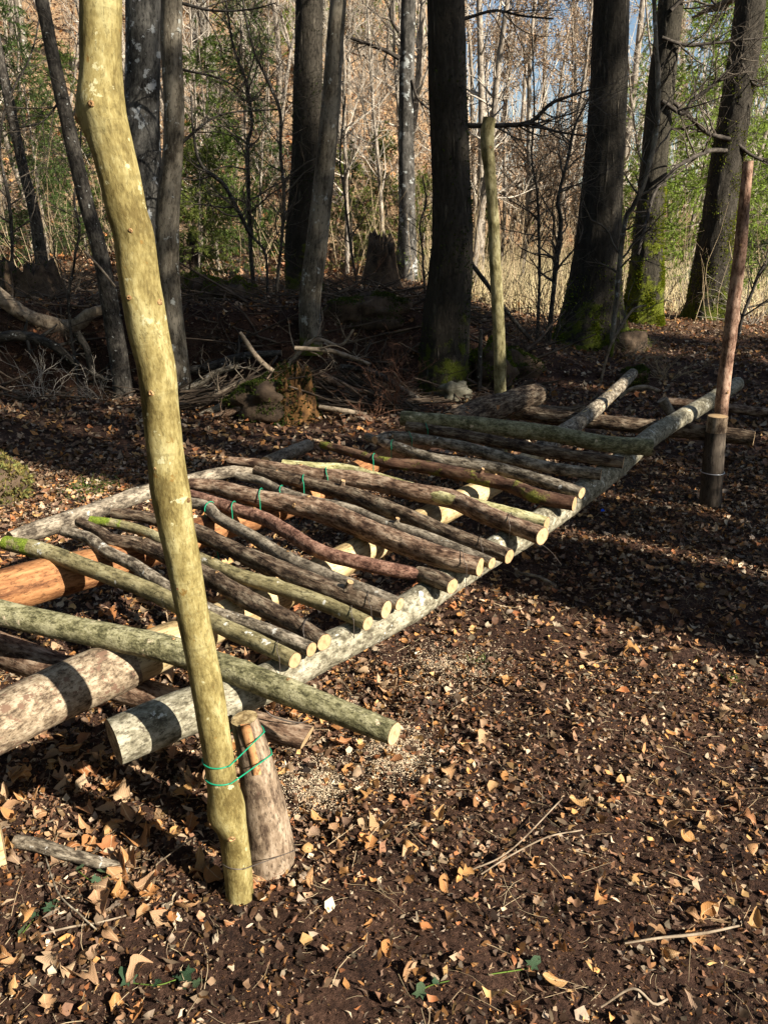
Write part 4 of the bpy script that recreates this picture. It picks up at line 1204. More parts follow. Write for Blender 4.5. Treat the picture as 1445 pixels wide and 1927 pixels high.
limb(o, base, [(872, 236, 6), (935, 236, 5), (995, 231, 5), (1035, 195, 4), (1075, 180, 3), (1112, 168, 2)], 7.5, M['limb'], 12)
limb(o, base, [(995, 231, 3.5), (1040, 246, 3), (1100, 256, 2)], 7.5, M['limb'], 6)
limb(o, base, [(860, 40, 4), (930, 20, 3), (980, 30, 2.5), (1040, 35, 2)], 7.5, M['limb'], 8)
o, C, R, base = T['t765']
limb(o, base, [(752, 110, 6), (725, 95, 5), (690, 82, 4), (650, 68, 3)], 13.4, M['limb'], 10)
limb(o, base, [(750, 60, 4), (735, 30, 4), (745, -20, 3)], 13.4, M['limb'], 6)
limb(o, base, [(775, 150, 4), (790, 190, 3), (850, 235, 2)], 13.4, M['limb'], 8)
o, C, R, base = T['t1225']
limb(o, base, [(1245, 190, 5), (1285, 215, 5), (1300, 190, 4), (1340, 160, 4), (1400, 100, 3)], 11.6, M['limb'], 12)
limb(o, base, [(1245, 70, 4), (1290, 85, 4), (1350, 80, 3), (1445, 70, 2)], 11.6, M['limb'], 12)
limb(o, base, [(1262, 20, 5), (1300, -20, 4), (1340, -80, 3)], 11.6, M['limb'], 4)
o, C, R, base = T['t1380']
limb(o, base, [(1372, 262, 6), (1330, 250, 5), (1290, 215, 4), (1262, 190, 4), (1240, 187, 3)], 12.6, M['limb'], 10)
limb(o, base, [(1366, 283, 5), (1330, 285, 5), (1280, 310, 5), (1235, 355, 4), (1215, 420, 4), (1200, 480, 3)], [12.6, 10], M['limb'], 8)
limb(o, base, [(1375, 260, 4), (1410, 290, 4), (1450, 310, 3)], 12.6, M['limb'], 8)
limb(o, base, [(1395, 120, 4), (1420, 160, 3), (1460, 150, 2)], 12.6, M['limb'], 12)
o, C, R, base = T['leandark']
limb(o, base, [(128, 240, 3), (150, 180, 2.5), (155, 100, 2), (160, 20, 1.5)], 7.3, M['darkgrey'], 6)
limb(o, base, [(120, 180, 3), (80, 230, 2), (40, 240, 1.5), (0, 260, 1)], 7.3, M['darkgrey'], 10)
o, C, R, base = T['beech2']
limb(o, base, [(342, 270, 4), (370, 245, 3), (420, 215, 2), (530, 205, 1.5)], 7.4, M['darkgrey'], 9)
limb(o, base, [(340, 130, 3), (420, 150, 2), (480, 190, 1.3)], 7.4, M['darkgrey'], 9)
limb(o, base, [(342, 5, 4), (400, 20, 3), (470, 18, 2), (520, 5, 1.5)], 7.4, M['darkgrey'], 10)

def thin_stem(label, pts, Y, mat, tw=14, name='sapling', group='slender saplings between the trunks', twl=(.15, .7)):
    p = py_(pts[0][0], pts[0][1], Y if np.isscalar(Y) else Y[0])
    g = H(p[0], p[1])
    base = np.array([p[0], p[1], g])
    o = tag(empty(name, base), label, 'sapling', group)
    if p[2] > g:
        q = p.copy(); q[2] = g - .05
        d0 = topx(q)
        pts = [(float(d0[0]), float(d0[1]), pts[0][2] * 1.1)] + list(pts)
    limb(o, base, pts, Y, mat, tw, 'stem', twl=twl)
    return o
thin_stem('pale curved sapling crossing in front of the bright mossy trunk', [(1172, 440, 6), (1190, 390, 6), (1212, 340, 6), (1232, 260, 6), (1238, 180, 6), (1234, 90, 5), (1230, 0, 5), (1228, -80, 4)], 9.0, M['beechlit'], 10)
thin_stem('dark forked sapling left of the widest trunk', [(1035, 610, 6), (1045, 500, 6), (1055, 420, 5), (1050, 370, 4), (1070, 290, 4), (1080, 240, 3), (1110, 180, 2)], 9.2, M['twig2'] if 'twig2' in M else M['darkgrey'], 16)
thin_stem('thin straight dark sapling nearest the far pale post', [(1012, 620, 4), (1014, 500, 3.5), (1012, 380, 3), (1000, 300, 2.5), (1005, 200, 2), (1000, 60, 1.5)], 9.3, M['darkgrey'], 16)
thin_stem('crooked dark sapling in the gap beside the dark upright trunk', [(478, 540, 5), (470, 440, 5), (468, 330, 4.5), (466, 270, 5), (474, 230, 4), (462, 150, 4), (440, 90, 3), (425, 0, 2.5)], 10.4, M['darkgrey'], 18)
thin_stem('sapling bending towards the dark upright trunk', [(520, 560, 4), (530, 450, 4), (535, 370, 4), (528, 280, 4), (527, 210, 4), (508, 160, 3.5), (480, 100, 3), (462, 30, 2.5), (455, -30, 2)], 10.0, M['darkgrey'], 18)
thin_stem('arched bare branch hanging low between the left trunks', [(500, 480, 3), (470, 440, 4), (445, 390, 5), (420, 345, 5), (380, 312, 4), (365, 260, 3), (360, 180, 2)], 9.6, M['darkgrey'], 10)
thin_stem('knobbly thin sapling left of the lichened slender trunk', [(690, 620, 3), (665, 500, 3), (650, 380, 2.5), (640, 300, 2), (650, 180, 2)], 11, M['darkgrey'], 14)
thin_stem('wiry dark sapling behind the slender reddish post', [(1395, 600, 4), (1410, 560, 4), (1430, 510, 4), (1460, 460, 3), (1480, 380, 3)], 10.5, M['darkgrey'], 18)
thin_stem('spindly bush stem by the big straight trunk', [(800, 560, 2.5), (795, 480, 2.5), (790, 420, 2), (802, 380, 2), (795, 330, 1.5)], 10.5, M['darkgrey'], 12)
thin_stem('bare sapling at the upper left corner', [(25, 540, 4), (20, 400, 4), (0, 270, 3), (20, 180, 3), (60, 100, 2), (80, 0, 2)], 10.0, M['darkgrey'], 18)
thin_stem('stringy sapling crossing above the moss boulder', [(130, 590, 3), (140, 500, 3), (150, 430, 3), (140, 380, 3), (150, 300, 2.5), (155, 200, 2)], 7.6, M['darkgrey'], 14)
thin_stem('pale springy shoot at the foot of the widest trunk', [(1130, 720, 3), (1145, 660, 3), (1165, 620, 3), (1190, 582, 2.5), (1215, 575, 2)], 7.8, M['deadwood'], 2)

# ------------------------------------------------------------------ dead wood behind the platform
def rotten_stump(name, label, px, py, Y, r, h, mat, seed, jag=.5, mosscol=DG, mossn=2500):
    p = py_(px, py, Y); g = float(H(p[0], p[1])); base = np.array([p[0], p[1], g])
    n, m = 44, 22
    th = np.linspace(0, 2 * np.pi, n, endpoint=False); v = np.linspace(0, 1, m)
    TH, VV = np.meshgrid(th, v)
    c, s_ = np.cos(TH), np.sin(TH)
    top = 1 - jag * (.5 + .75 * noise3(c * 1.4, s_ * 1.4, 0 * c, seed)) - .16 * noise3(c * 7, s_ * 7, 0 * c, seed + 3) - .10 * noise3(c * 19, s_ * 19, 0 * c, seed + 4)
    rr = r * (1 - .12 * VV) * (1 + .7 * np.exp(-VV * 5) + .18 * noise3(c * 2.5, s_ * 2.5, VV * 1.2, seed) + .12 * (1 - np.abs(noise3(c * 8, s_ * 8, VV * 1.0, seed + 1)))) * (1 - .15 * VV)
    V = np.stack([c * rr, s_ * rr, VV * top * h - .08], -1)
    Vin = np.stack([c[-1] * rr[-1] * .55, s_[-1] * rr[-1] * .55, top[-1] * h - .18], -1)[None]
    V = np.concatenate([V, Vin], 0)
    m += 1
    i, j = np.arange(m - 1)[:, None] * n, np.arange(n)[None]
    j2 = (j + 1) % n
    Q = np.stack([i + j, i + j2, i + n + j2, i + n + j], -1).reshape(-1, 4)
    V = np.vstack([V.reshape(-1, 3), [[0, 0, h * .3]]])
    k = len(V) - 1
    Tr = [((m - 1) * n + a, (m - 1) * n + (a + 1) % n, k) for a in range(n)]
    o = tag(put(name, mesh_np(name, V, Q, Tr, mat), None, tuple(base)), label, 'stump')
    if mossn:
        moss(o, V, Q, mossn, .03, mosscol, GM, lambda c_, n_: np.clip(-c_[:, 0] + .05, 0, 1) + .2 * np.clip(n_[:, 2], 0, 1))
    return o
rotten_stump('rotten_stump', 'crumbling orange-brown stump with dark moss at the brush pile', 555, 772, 6.45, .19, .52, M['rot'], 5, .32, mossn=4500)
rotten_stump('tree_stump', 'dark broken stump behind between the slender lichened trunk and grey trunk', 718, 540, 11.8, .23, .80, M['darkrot'], 5, .3, mossn=0)
rotten_stump('tree_stump', 'old brown stump between the yellow post and the dark upright trunk', 352, 540, 12.5, .22, .7, M['darkrot'], 7, .4, mossn=800)
rotten_stump('tree_stump', 'black mossy stump at the left edge behind the fallen pale log', 65, 575, 9.6, .34, .5, M['darkrot'], 9, .25, mossn=1500)

def deadlog(label, pts, Y, mat, name='fallen_branch', group='dead branches behind the platform', cat='branch', tw=0):
    rows = []
    for k, (x, y, w) in enumerate(pts):
        q = py_(x, y, Y if np.isscalar(Y) else np.interp(k, [0, len(pts) - 1], Y))
        rows.append((*q, w * depth(q) / FPX))
    o = log('d' + label[:30], name, label, cat, rows, mat, group, 12, .10, (True, True), .03, (M['deadwood'], M['deadwood']), (), len(label), True)
    o0 = np.array(o.location)
    if tw:
        C, R, _ = LOGS['d' + label[:30]]
        P1, R1 = grow((C - o0)[None], R[None], tw, .1, 1, (.15, .5), (30, 75), 6, .5, .2, .35, TG)
        P2, R2 = grow(P1, R1, tw * 3, .2, 1, (.1, .3), (30, 65), 4, .6, .2, .35, TG)
        tag(put('twigs', mesh_np('twigs', *join([strands(P1, R1, 4), strands(P2, R2, 3)]), None, mat), o), kind='stuff')
    return o
# make bark coords unnecessary for plain materials: deadwood uses object coordinates
deadlog('bleached fallen trunk running down from the left edge', [(-40, 530, 15), (0, 558, 15), (45, 590, 14), (90, 607, 13), (140, 615, 14), (170, 592, 12), (200, 582, 10)], 8.3, M['deadwood'])
deadlog('reddish fallen log slanting behind the slim leaning tree', [(135, 610, 20), (170, 590, 24), (215, 560, 24), (250, 545, 22)], 8.8, M['redbrown'])
deadlog('pale curved branch sticking up left of the rotten stump', [(452, 625, 3), (462, 640, 4.5), (478, 665, 5), (500, 688, 5), (525, 705, 4)], 6.9, M['deadwood'])
deadlog('bare stick leaning across right of the rotten stump', [(555, 655, 4), (620, 660, 4.5), (660, 672, 4), (697, 686, 3)], 6.9, M['deadwood'], tw=5)
deadlog('reddish branch lying right of the rotten stump down to the platform', [(600, 702, 7), (640, 725, 9), (690, 752, 9), (720, 766, 8)], 6.9, M['redbrown'])
deadlog('short pale stick slanting against the slim leaning tree', [(160, 473, 2), (190, 505, 2.2), (218, 540, 2)], 7.0, M['deadwood'])
deadlog('arched dead limb over the dark hollow', [(470, 612, 7), (500, 604, 8), (530, 606, 8), (548, 620, 7)], 8.6, M['deadwood'])
deadlog('grey branch propped in the hollow left of the pale curved branch', [(385, 690, 5), (400, 665, 6), (425, 632, 5)], 8.2, M['deadwood'])
deadlog('long grey stick poking from the brush pile', [(335, 788, 5), (380, 762, 6), (420, 738, 6), (460, 715, 5)], 6.7, M['deadwood'], tw=3)
deadlog('brown stick lowest in the brush pile', [(332, 800, 6), (380, 782, 7), (430, 758, 6)], 6.5, M['greybrown'])
deadlog('white stick leaning by the bright moss mound', [(838, 560, 2), (870, 575, 2), (905, 580, 2)], 9.5, M['deadwood'])
deadlog('straight dead pole slanting behind the far pale post', [(882, 490, 4), (920, 540, 4), (960, 595, 4), (1003, 645, 4)], 8.8, M['darkgrey'])
deadlog('snapped stick standing beside the far pale post', [(902, 735, 4), (902, 690, 5), (905, 620, 3)], 7.3, M['darkgrey'])
deadlog('pale forked log beyond the far bearer', [(1245, 752, 9), (1262, 778, 9), (1275, 795, 8)], 5.6, M['grey'])
deadlog('long brown log on the ground behind the slender reddish post', [(1255, 755, 7), (1330, 762, 8), (1400, 772, 9), (1470, 780, 9)], 6.2, M['redbrown'])
deadlog('rough log end jutting beside the pale stone', [(850, 775, 13), (900, 770, 14), (940, 756, 15), (1000, 738, 12)], 5.6, M['brownrough'])
deadlog('dark gnarled log behind the stripped beam ends', [(950, 752, 8), (980, 735, 10), (1005, 718, 7)], 6.0, M['darkrot'])
deadlog('dark log lying among leaves in front of the middle beam end', [(1010, 768, 8), (1060, 775, 10), (1100, 768, 8)], 5.8, M['brownrough'])
deadlog('curled bark-like root near the slender reddish post', [(1165, 748, 3), (1185, 733, 4), (1215, 728, 4), (1240, 736, 3)], 6.8, M['deadwood'])

deadlog('dark fallen limb under the pale trunk at the left edge', [(-20, 640, 9), (40, 632, 10), (100, 650, 9), (150, 690, 7)], 8.0, M['darkgrey'], tw=6)
deadlog('dark root curving down the hollow behind the wiry shrub', [(145, 625, 7), (165, 660, 6), (175, 700, 5), (205, 715, 4)], 7.9, M['darkgrey'], tw=4)
deadlog('dark bough lying across the hollow between the grey trunks', [(345, 700, 8), (400, 690, 9), (460, 670, 8), (530, 665, 6)], 7.8, M['darkgrey'], tw=8)
deadlog('half-buried brown limb left of the brush pile', [(335, 745, 7), (370, 725, 8), (410, 700, 6), (450, 690, 4)], 7.0, M['greybrown'], tw=6)
deadlog('reddish limb in the brush pile nearest the rotten stump', [(360, 800, 6), (420, 780, 7), (470, 760, 6), (500, 735, 5)], 6.4, M['redbrown'], tw=4)
deadlog('stack of pale split sticks right of the rotten stump', [(600, 765, 4), (640, 772, 5), (690, 780, 4)], 6.4, M['deadwood'])
deadlog('thin crooked bough rising behind the rotten stump', [(540, 690, 4), (590, 640, 4), (640, 650, 3), (665, 620, 2)], 7.2, M['deadwood'], tw=8)
deadlog('long dead limb lying right of the stump toward the stone', [(640, 690, 5), (700, 700, 6), (760, 735, 6), (800, 760, 5)], 7.0, M['darkgrey'], tw=6)
# brush pile each side of the rotten stump: thin sticks nobody could count
g = np.random.default_rng(31)
m = 420
X = np.where(g.uniform(size=m) < .6, g.uniform(-2.1, -.75, m), g.uniform(-.6, .35, m))
Yc = g.uniform(6.5, 7.5, m)
a = np.where(X < -.7, g.normal(.45, .25, m), g.normal(-.35, .3, m)); L = g.uniform(.25, 1.0, m)
t = np.linspace(-.5, .5, 6)
P = np.zeros((m, 6, 3))
P[..., 0] = X[:, None] + np.cos(a)[:, None] * t * L[:, None]
yaw = g.normal(0, .3, m)
P[..., 1] = Yc[:, None] + yaw[:, None] * t * L[:, None] + g.normal(0, .012, (m, 6))
pile = .24 * np.exp(-((X + .95) / .7) ** 2)
P[..., 2] = (H(X, Yc) + pile * g.uniform(0, 1, m))[:, None] + np.abs(np.sin(a))[:, None] * np.sign(a)[:, None] * t * L[:, None] * .75 + .03 + g.normal(0, .008, (m, 6))
R = g.uniform(.003, .014, (m, 1)) * np.linspace(1, .6, 6)[None]
V, Q = strands(P, R, 5)
tag(put('brush_pile', mesh_np('brush_pile', V, Q, None, M['brush'])), 'tangled pile of dead sticks around the rotten stump', 'brushwood', kind='stuff')

g = np.random.default_rng(37)
m = 1100
X = g.uniform(-4.4, 1.6, m); Yc = g.uniform(6.9, 10.5, m)
a = g.uniform(0, 2 * np.pi, m); L = g.uniform(.15, 1.0, m); el = np.abs(g.normal(0, .25, m))
P = np.zeros((m, 6, 3)); t6 = np.linspace(0, 1, 6)
P[..., 0] = X[:, None] + np.cos(a)[:, None] * t6 * L[:, None] + np.cumsum(g.normal(0, .014, (m, 6)), 1)
P[..., 1] = Yc[:, None] + np.sin(a)[:, None] * t6 * L[:, None] * .6 + np.cumsum(g.normal(0, .014, (m, 6)), 1)
P[..., 2] = np.maximum(H(X, Yc)[:, None] + np.sin(el)[:, None] * t6 * L[:, None], H(P[..., 0], P[..., 1])) + .015 + np.cumsum(np.abs(g.normal(0, .008, (m, 6))), 1)
V, Q = strands(P, (g.uniform(0, 1, (m, 1)) ** 3 * .018 + .002) * np.linspace(1, .4, 6)[None], 4)
tag(put('fallen_branches', mesh_np('fallen_branches', V, Q, None, M['brush']), floor), kind='stuff')

def shrub(label, px, py, Y, h, spread, n, mat, name='twiggy_shrub', group='bare shrubs', seed=0, r0=.004):
    g = np.random.default_rng(seed)
    p = py_(px, py, Y); p[2] = H(p[0], p[1])
    P = np.zeros((n, 9, 3)); d = unit(np.column_stack([g.normal(0, spread, n), g.normal(0, spread, n), np.ones(n)]))
    P[:, 0] = np.column_stack([g.normal(0, .05, n), g.normal(0, .05, n), np.full(n, -.03)])
    Ls = g.uniform(.5, 1, n) * h
    for k in range(1, 9):
        d = unit(d + g.normal(0, .16, (n, 3)) - np.array([0, 0, .05]))
        P[:, k] = P[:, k - 1] + d * (Ls / 8)[:, None]
    R = g.uniform(.5, 1, (n, 1)) * r0 * np.linspace(1, .35, 9)[None]
    P2, R2 = grow(P, R, n * 5, .25, 1, (.08 * h, .35 * h), (20, 60), 6, .7, .2, .35, g)
    P3, R3 = grow(P2, R2, n * 6, .3, 1, (.04 * h, .16 * h), (20, 60), 4, .8, .2, .35, g)
    me = mesh_np(name, *join([strands(P, R, 4), strands(P2, R2, 3), strands(P3, R3, 3)]), None, mat)
    return tag(put(name, me, None, tuple(p)), label, 'shrub', group)
shrub('reddish twiggy shrub left of the big straight trunk', 740, 765, 6.6, .85, .28, 26, M['redtwig'], seed=1)
shrub('pale wiry shrub in front of the dark hollow', 80, 745, 7.2, .75, .5, 14, M['greytwig'], seed=2)
shrub('tangled grey bramble between the dark upright trunk and yellow post', 480, 560, 10.5, .9, .6, 22, M['greytwig'], seed=3)
shrub('dry brown bramble right of the leaning grey trunk', 650, 560, 10.8, .9, .45, 26, M['redtwig'], seed=4)
shrub('low tangled bramble left of the slender reddish post', 1250, 690, 8.0, .5, .8, 24, M['tantwig'], seed=5)
shrub('thin dry bramble at the moss-covered trunk foot', 1190, 660, 8.8, .5, .8, 20, M['tantwig'], seed=6)
shrub('low wiry bramble by the slim leaning tree', 190, 740, 7.1, .5, .5, 12, M['greytwig'], seed=7)
shrub('bare bramble right of the mossy trunks', 1420, 560, 12.0, 1.3, .5, 26, M['greytwig'], seed=8)
shrub('pale bramble behind between the mossy trunks', 1290, 540, 14.0, 1.4, .4, 28, M['greytwig'], seed=9)
shrub('dense dark bush stems left of the widest trunk', 1030, 640, 9.0, 1.2, .2, 16, M['twig'], seed=10, r0=.007)
shrub('small dry shrub beneath the pale stone', 700, 775, 6.3, .45, .6, 12, M['redtwig'], seed=11)

shrub('dark bramble hanging over the hollow left of the yellow post', 110, 690, 8.2, .7, .9, 22, M['brush'], seed=21)
shrub('dark bramble in the hollow between the grey trunks', 430, 690, 8.0, .7, .9, 22, M['brush'], seed=22)
shrub('dark tangled bramble under the leaning grey trunk', 640, 690, 8.0, .7, .8, 22, M['brush'], seed=23)
shrub('dark low bramble left of the brush pile', 350, 640, 9.0, .8, .8, 20, M['brush'], seed=24)
shrub('brown bramble right of the pale stone', 985, 690, 8.4, .5, .9, 20, M['brush'], seed=25)
deadlog('mossy log bridging the hollow at the left', [(20, 600, 12), (80, 612, 14), (150, 640, 13), (215, 668, 11)], 8.6, M['mossbark'], tw=3)
deadlog('mossy fallen log behind the pale curved branch', [(370, 640, 12), (430, 650, 14), (500, 640, 13), (550, 625, 11)], 8.8, M['mossbark'], tw=3)
deadlog('mossy log right of the leaning grey trunk', [(610, 650, 11), (670, 660, 13), (740, 672, 12), (790, 690, 9)], 8.4, M['mossbark'], tw=3)
# sticks, ivy and grass close to the camera
log('k1', 'fallen_stick', 'rough grey stick lying on leaves left of the yellow post foot', 'stick', [(32, 1583, .03, 13), (70, 1590, .035, 13), (130, 1608, .04, 12), (190, 1625, .035, 11), (245, 1637, .03, 9)], M['greybrown'], None, 14, .08, seed=81)
log('k2', 'sawn_log', 'pale sawn log end cut off by the left picture edge', 'log', [(-90, 1620, .05, 46), (-40, 1606, .05, 44), (8, 1590, .05, 40)], M['palewood'], None, 20, .06, seed=82)
for k, (lab, pts) in enumerate((('pale forked twig on the leaves at the lower right', [(1175, 1775, .02, 3), (1240, 1765, .03, 4), (1320, 1757, .035, 4), (1390, 1742, .02, 3)]),
                                ('long curved straw low on the right foreground', [(905, 1645, .02, 1.5), (960, 1610, .03, 1.5), (1030, 1575, .03, 1.5), (1095, 1562, .02, 1.2)]),
                                ('thin twig across the leaves at the bottom left', [(70, 1760, .02, 3), (130, 1745, .025, 3), (190, 1735, .03, 3), (240, 1722, .02, 2)]),
                                ('upright straw leaning by the yellow post foot', [(290, 1630, .02, 1.6), (330, 1600, .06, 1.6), (372, 1570, .10, 1.4)]),
                                ('dark green stem arching over leaves at the lower left', [(85, 1610, .02, 2), (110, 1680, .05, 2), (150, 1720, .05, 2), (185, 1752, .02, 2)]),
                                ('reddish stick in front of the sunlit poles', [(975, 1078, .03, 5), (1010, 1085, .03, 6), (1045, 1102, .02, 5)]),
                                ('pale root-like twig at the bottom right corner', [(1130, 1895, .02, 3), (1190, 1860, .05, 4), (1230, 1890, .04, 4), (1255, 1880, .03, 3)]),
                                ('straight twig crossing the lit leaves right of centre', [(880, 1640, .02, 2), (960, 1600, .03, 2.3), (1060, 1500, .02, 2)]))):
    log('tw%d' % k, 'fallen_twig', lab, 'twig', [(a_, b_, c_, d_ * .6) for a_, b_, c_, d_ in pts], M['deadwood'] if k not in (4, 5) else M['greybrown'], 'twigs lying on the leaves', 8, .22, seed=90 + k, step=.01, endmats=(M['deadwood'], M['deadwood']))

def ivy(label, spots, seed):
    g = np.random.default_rng(seed)
    ang = np.radians([-90, -60, -38, -8, 28, 62, 90, 118, 152, 188, 218, 240])
    rad = np.array([.12, .45, .30, .55, .30, .62, .62 * 1.35, .62, .30, .55, .30, .45])
    tv = np.column_stack([np.cos(ang) * rad, np.sin(ang) * rad, .06 * np.cos(ang * 3)])
    tv = np.vstack([tv, [[0, 0, -.05]]])
    tf = [(i, (i + 1) % 12, 12) for i in range(12)]
    me = mesh_np('ivy_leaf', tv, None, tf, M['ivy'])
    pts = [gp(*s_[:2]) for s_ in spots]
    o = tag(empty('ivy_plant', pts[0]), label, 'ivy', 'ivy trailing over the leaves')
    for p, s_ in zip(pts, spots):
        l = put('leaf', me, o, tuple(p - pts[0] + np.array([0, 0, .025])))
        l.scale = (s_[2],) * 3
        l.rotation_euler = (g.normal(.25, .3), g.normal(0, .3), g.uniform(0, 6.28))
    W = np.array([p - pts[0] + np.array([0, 0, .014]) for p in pts])
    S = spline(W, 40)
    V, Q, _ = tube(S, np.full(40, .0014), 6)
    put('vine_stem', mesh_np('vine_stem', V, Q, None, M['green']), o)
ivy('ivy with broad veined leaves at the bottom left', [(245, 1858, .042), (300, 1862, .02), (350, 1848, .05), (372, 1862, .028)], 1)
ivy('ivy sprig below the grey stick near the yellow post', [(150, 1648, .02), (180, 1668, .022), (210, 1652, .04)], 2)
ivy('ivy near the left edge below the grey stick', [(45, 1765, .045), (70, 1735, .02), (95, 1722, .036), (110, 1712, .02)], 3)
ivy('dull ivy leaves at the bottom edge right of centre', [(790, 1885, .034), (820, 1860, .02), (1000, 1830, .034)], 4)
ivy('ivy climbing on the moss-covered boulder', [(12, 925, .05), (20, 900, .05), (8, 880, .05), (28, 870, .04)], 5)

def tuft(name, label, cat, px, py, n, h, rad, mat, seed, group=None, Y=None):
    g = np.random.default_rng(seed)
    p = gp(px, py) if Y is None else py_(px, py, Y)
    P = np.zeros((n, 5, 3)); d = unit(np.column_stack([g.normal(0, .5, n), g.normal(0, .5, n), np.ones(n)]))
    xy = g.normal(0, rad, (n, 2))
    P[:, 0] = np.column_stack([xy, H(p[0] + xy[:, 0], p[1] + xy[:, 1]) - p[2]])
    L = g.uniform(.4, 1, n) * h
    for k in range(1, 5):
        d = unit(d + g.normal(0, .15, (n, 3)) + np.column_stack([d[:, :2] * .25, np.full(n, -.18)]))
        P[:, k] = P[:, k - 1] + d * (L / 4)[:, None]
    R = np.full((n, 1), .0014) * np.linspace(1, .2, 5)[None]
    V, Q = strands(P, R, 3)
    return tag(put(name, mesh_np(name, V, Q, None, mat), None, tuple(p)), label, cat, group)
tuft('grass_tuft', 'small fresh green grass tuft beyond the grey side log', 'grass', 172, 922, 160, .09, .10, M['green'], 1)
tuft('grass_tuft', 'tiny green sprig on the soil at the right edge', 'grass', 1375, 1283, 26, .05, .015, M['green'], 2)
tuft('grass_tuft', 'few green blades beside the split stake and sawdust', 'grass', 905, 1250, 30, .04, .02, M['green'], 3)

# ------------------------------------------------------------------ the wood behind
BG_ = np.random.default_rng(77)
def bare_tree_mesh(h, r, nb, seed, lean=.05, low=.15, blen=(.5, 1.6), dense=5, mat=None):
    g = np.random.default_rng(seed)
    k = 16
    P0 = np.zeros((1, k, 3)); d = np.array([g.normal(0, lean), g.normal(0, lean), 1.0])
    for i in range(1, k):
        d = unit(d + np.r_[g.normal(0, .05, 2), .05])
        P0[0, i] = P0[0, i - 1] + d * h / (k - 1)
    R0 = r * np.linspace(1, .12, k)[None]
    P1, R1 = grow(P0, R0, nb, low, 1, blen, (30, 75), 8, .45, .5, .25, g)
    P2, R2 = grow(P1, R1, nb * dense, .15, 1, (blen[0] * .4, blen[1] * .5), (25, 65), 5, .6, .3, .3, g)
    P3, R3 = grow(P2, R2, nb * dense * 2, .2, 1, (blen[0] * .15, blen[1] * .25), (25, 65), 3, .7, .2, .3, g)
    R1, R2, R3 = np.maximum(R1, .003), np.maximum(R2, .0022), np.maximum(R3, .0018)
    trunk = tube(P0[0], R0[0], 8)
    return trunk, join([strands(P1, R1, 3), strands(P2, R2, 3), strands(P3, R3, 3)]), (P1, P2, P3)

def tree_proto(name, trunk, crown, tm, cm):
    o = empty(name, (0, 0, 0))
    put('trunk', mesh_np('trunk', trunk[0], trunk[1], None, tm, True, {'bc': ('FLOAT_VECTOR', trunk[2])}), o)
    put('crown', mesh_np('crown', *crown, None, cm), o)
    return o

protos = []
for i, (h, r, nb) in enumerate(((5.5, .035, 26), (7.5, .05, 30), (9.5, .075, 34), (4.2, .028, 24), (12, .11, 34))):
    tr, cr, _ = bare_tree_mesh(h, r, nb, 300 + i)
    protos.append(tree_proto('bare_tree', tr, cr, M['sapling'], M['greytwig']))
tr, cr, _ = bare_tree_mesh(17, .15, 36, 320, .015, .45, (.8, 2.2), 4)
protos.append(tree_proto('tall_tree', tr, cr, M['beechlit'], M['greytwig']))
GRP = {'bare_tree': ('thin bare sunlit sapling in the wood behind', 'tree', 'bare saplings in the wood behind'), 'tall_tree': ('tall straight pale trunk high on the slope behind', 'tree', 'tall trunks on the slope behind')}
used = set()
GAPS = [(-1e9, 'left picture edge'), (85, 'thin far-left tree'), (236, 'slim leaning tree'), (325, 'sinuous trunk'), (556, 'dark upright trunk'), (764, 'slender lichened trunk'), (837, 'big straight trunk'), (1107, 'widest trunk'), (1214, 'bright mossy trunk'), (1336, 'curved mossy trunk'), (1e9, 'right picture edge')]
def gap(x, y):
    px = float(topx(np.array([x, y, float(H(x, y))]))[0])
    for (a, na), (b, nb_) in zip(GAPS, GAPS[1:]):
        if a <= px < b:
            return f'between the {na} and {nb_}'
def plant(proto, x, y, rot, sc, lab, cat, grp, sink=.05):
    o = proto if proto not in used else copy_tree(proto)
    used.add(proto)
    o.location = (x, y, float(H(x, y)) - sink)
    o.rotation_euler = (BG_.normal(0, .04), BG_.normal(0, .04), rot)
    o.scale = (sc,) * 3
    tag(o, lab, cat, grp)
    return o
n_b = 0
while n_b < 165:
    y = BG_.uniform(13.5, 46); u = BG_.uniform(-.60, .60)
    x = u * y
    if .08 < u < .36 and y > 18 and BG_.uniform() < .5:
        continue
    if u > .12 and 14 < y < 21 and BG_.uniform() < .75:      # the open meadow
        continue
    k = int(BG_.choice(5, p=(.25, .25, .2, .2, .1)))
    plant(protos[k], x, y, BG_.uniform(0, 6.28), BG_.uniform(.8, 1.3), 'thin bare sapling behind, ' + gap(x, y), *GRP['bare_tree'][1:])
    n_b += 1
for _ in range(46):
    y = BG_.uniform(26, 62); u = BG_.uniform(-.6, .6)
    if .09 < u < .36 and BG_.uniform() < .3: u -= .4
    plant(protos[5], u * y, y, BG_.uniform(0, 6.28), BG_.uniform(.8, 1.25), 'tall straight pale trunk far back, ' + gap(u * y, y), *GRP['tall_tree'][1:])

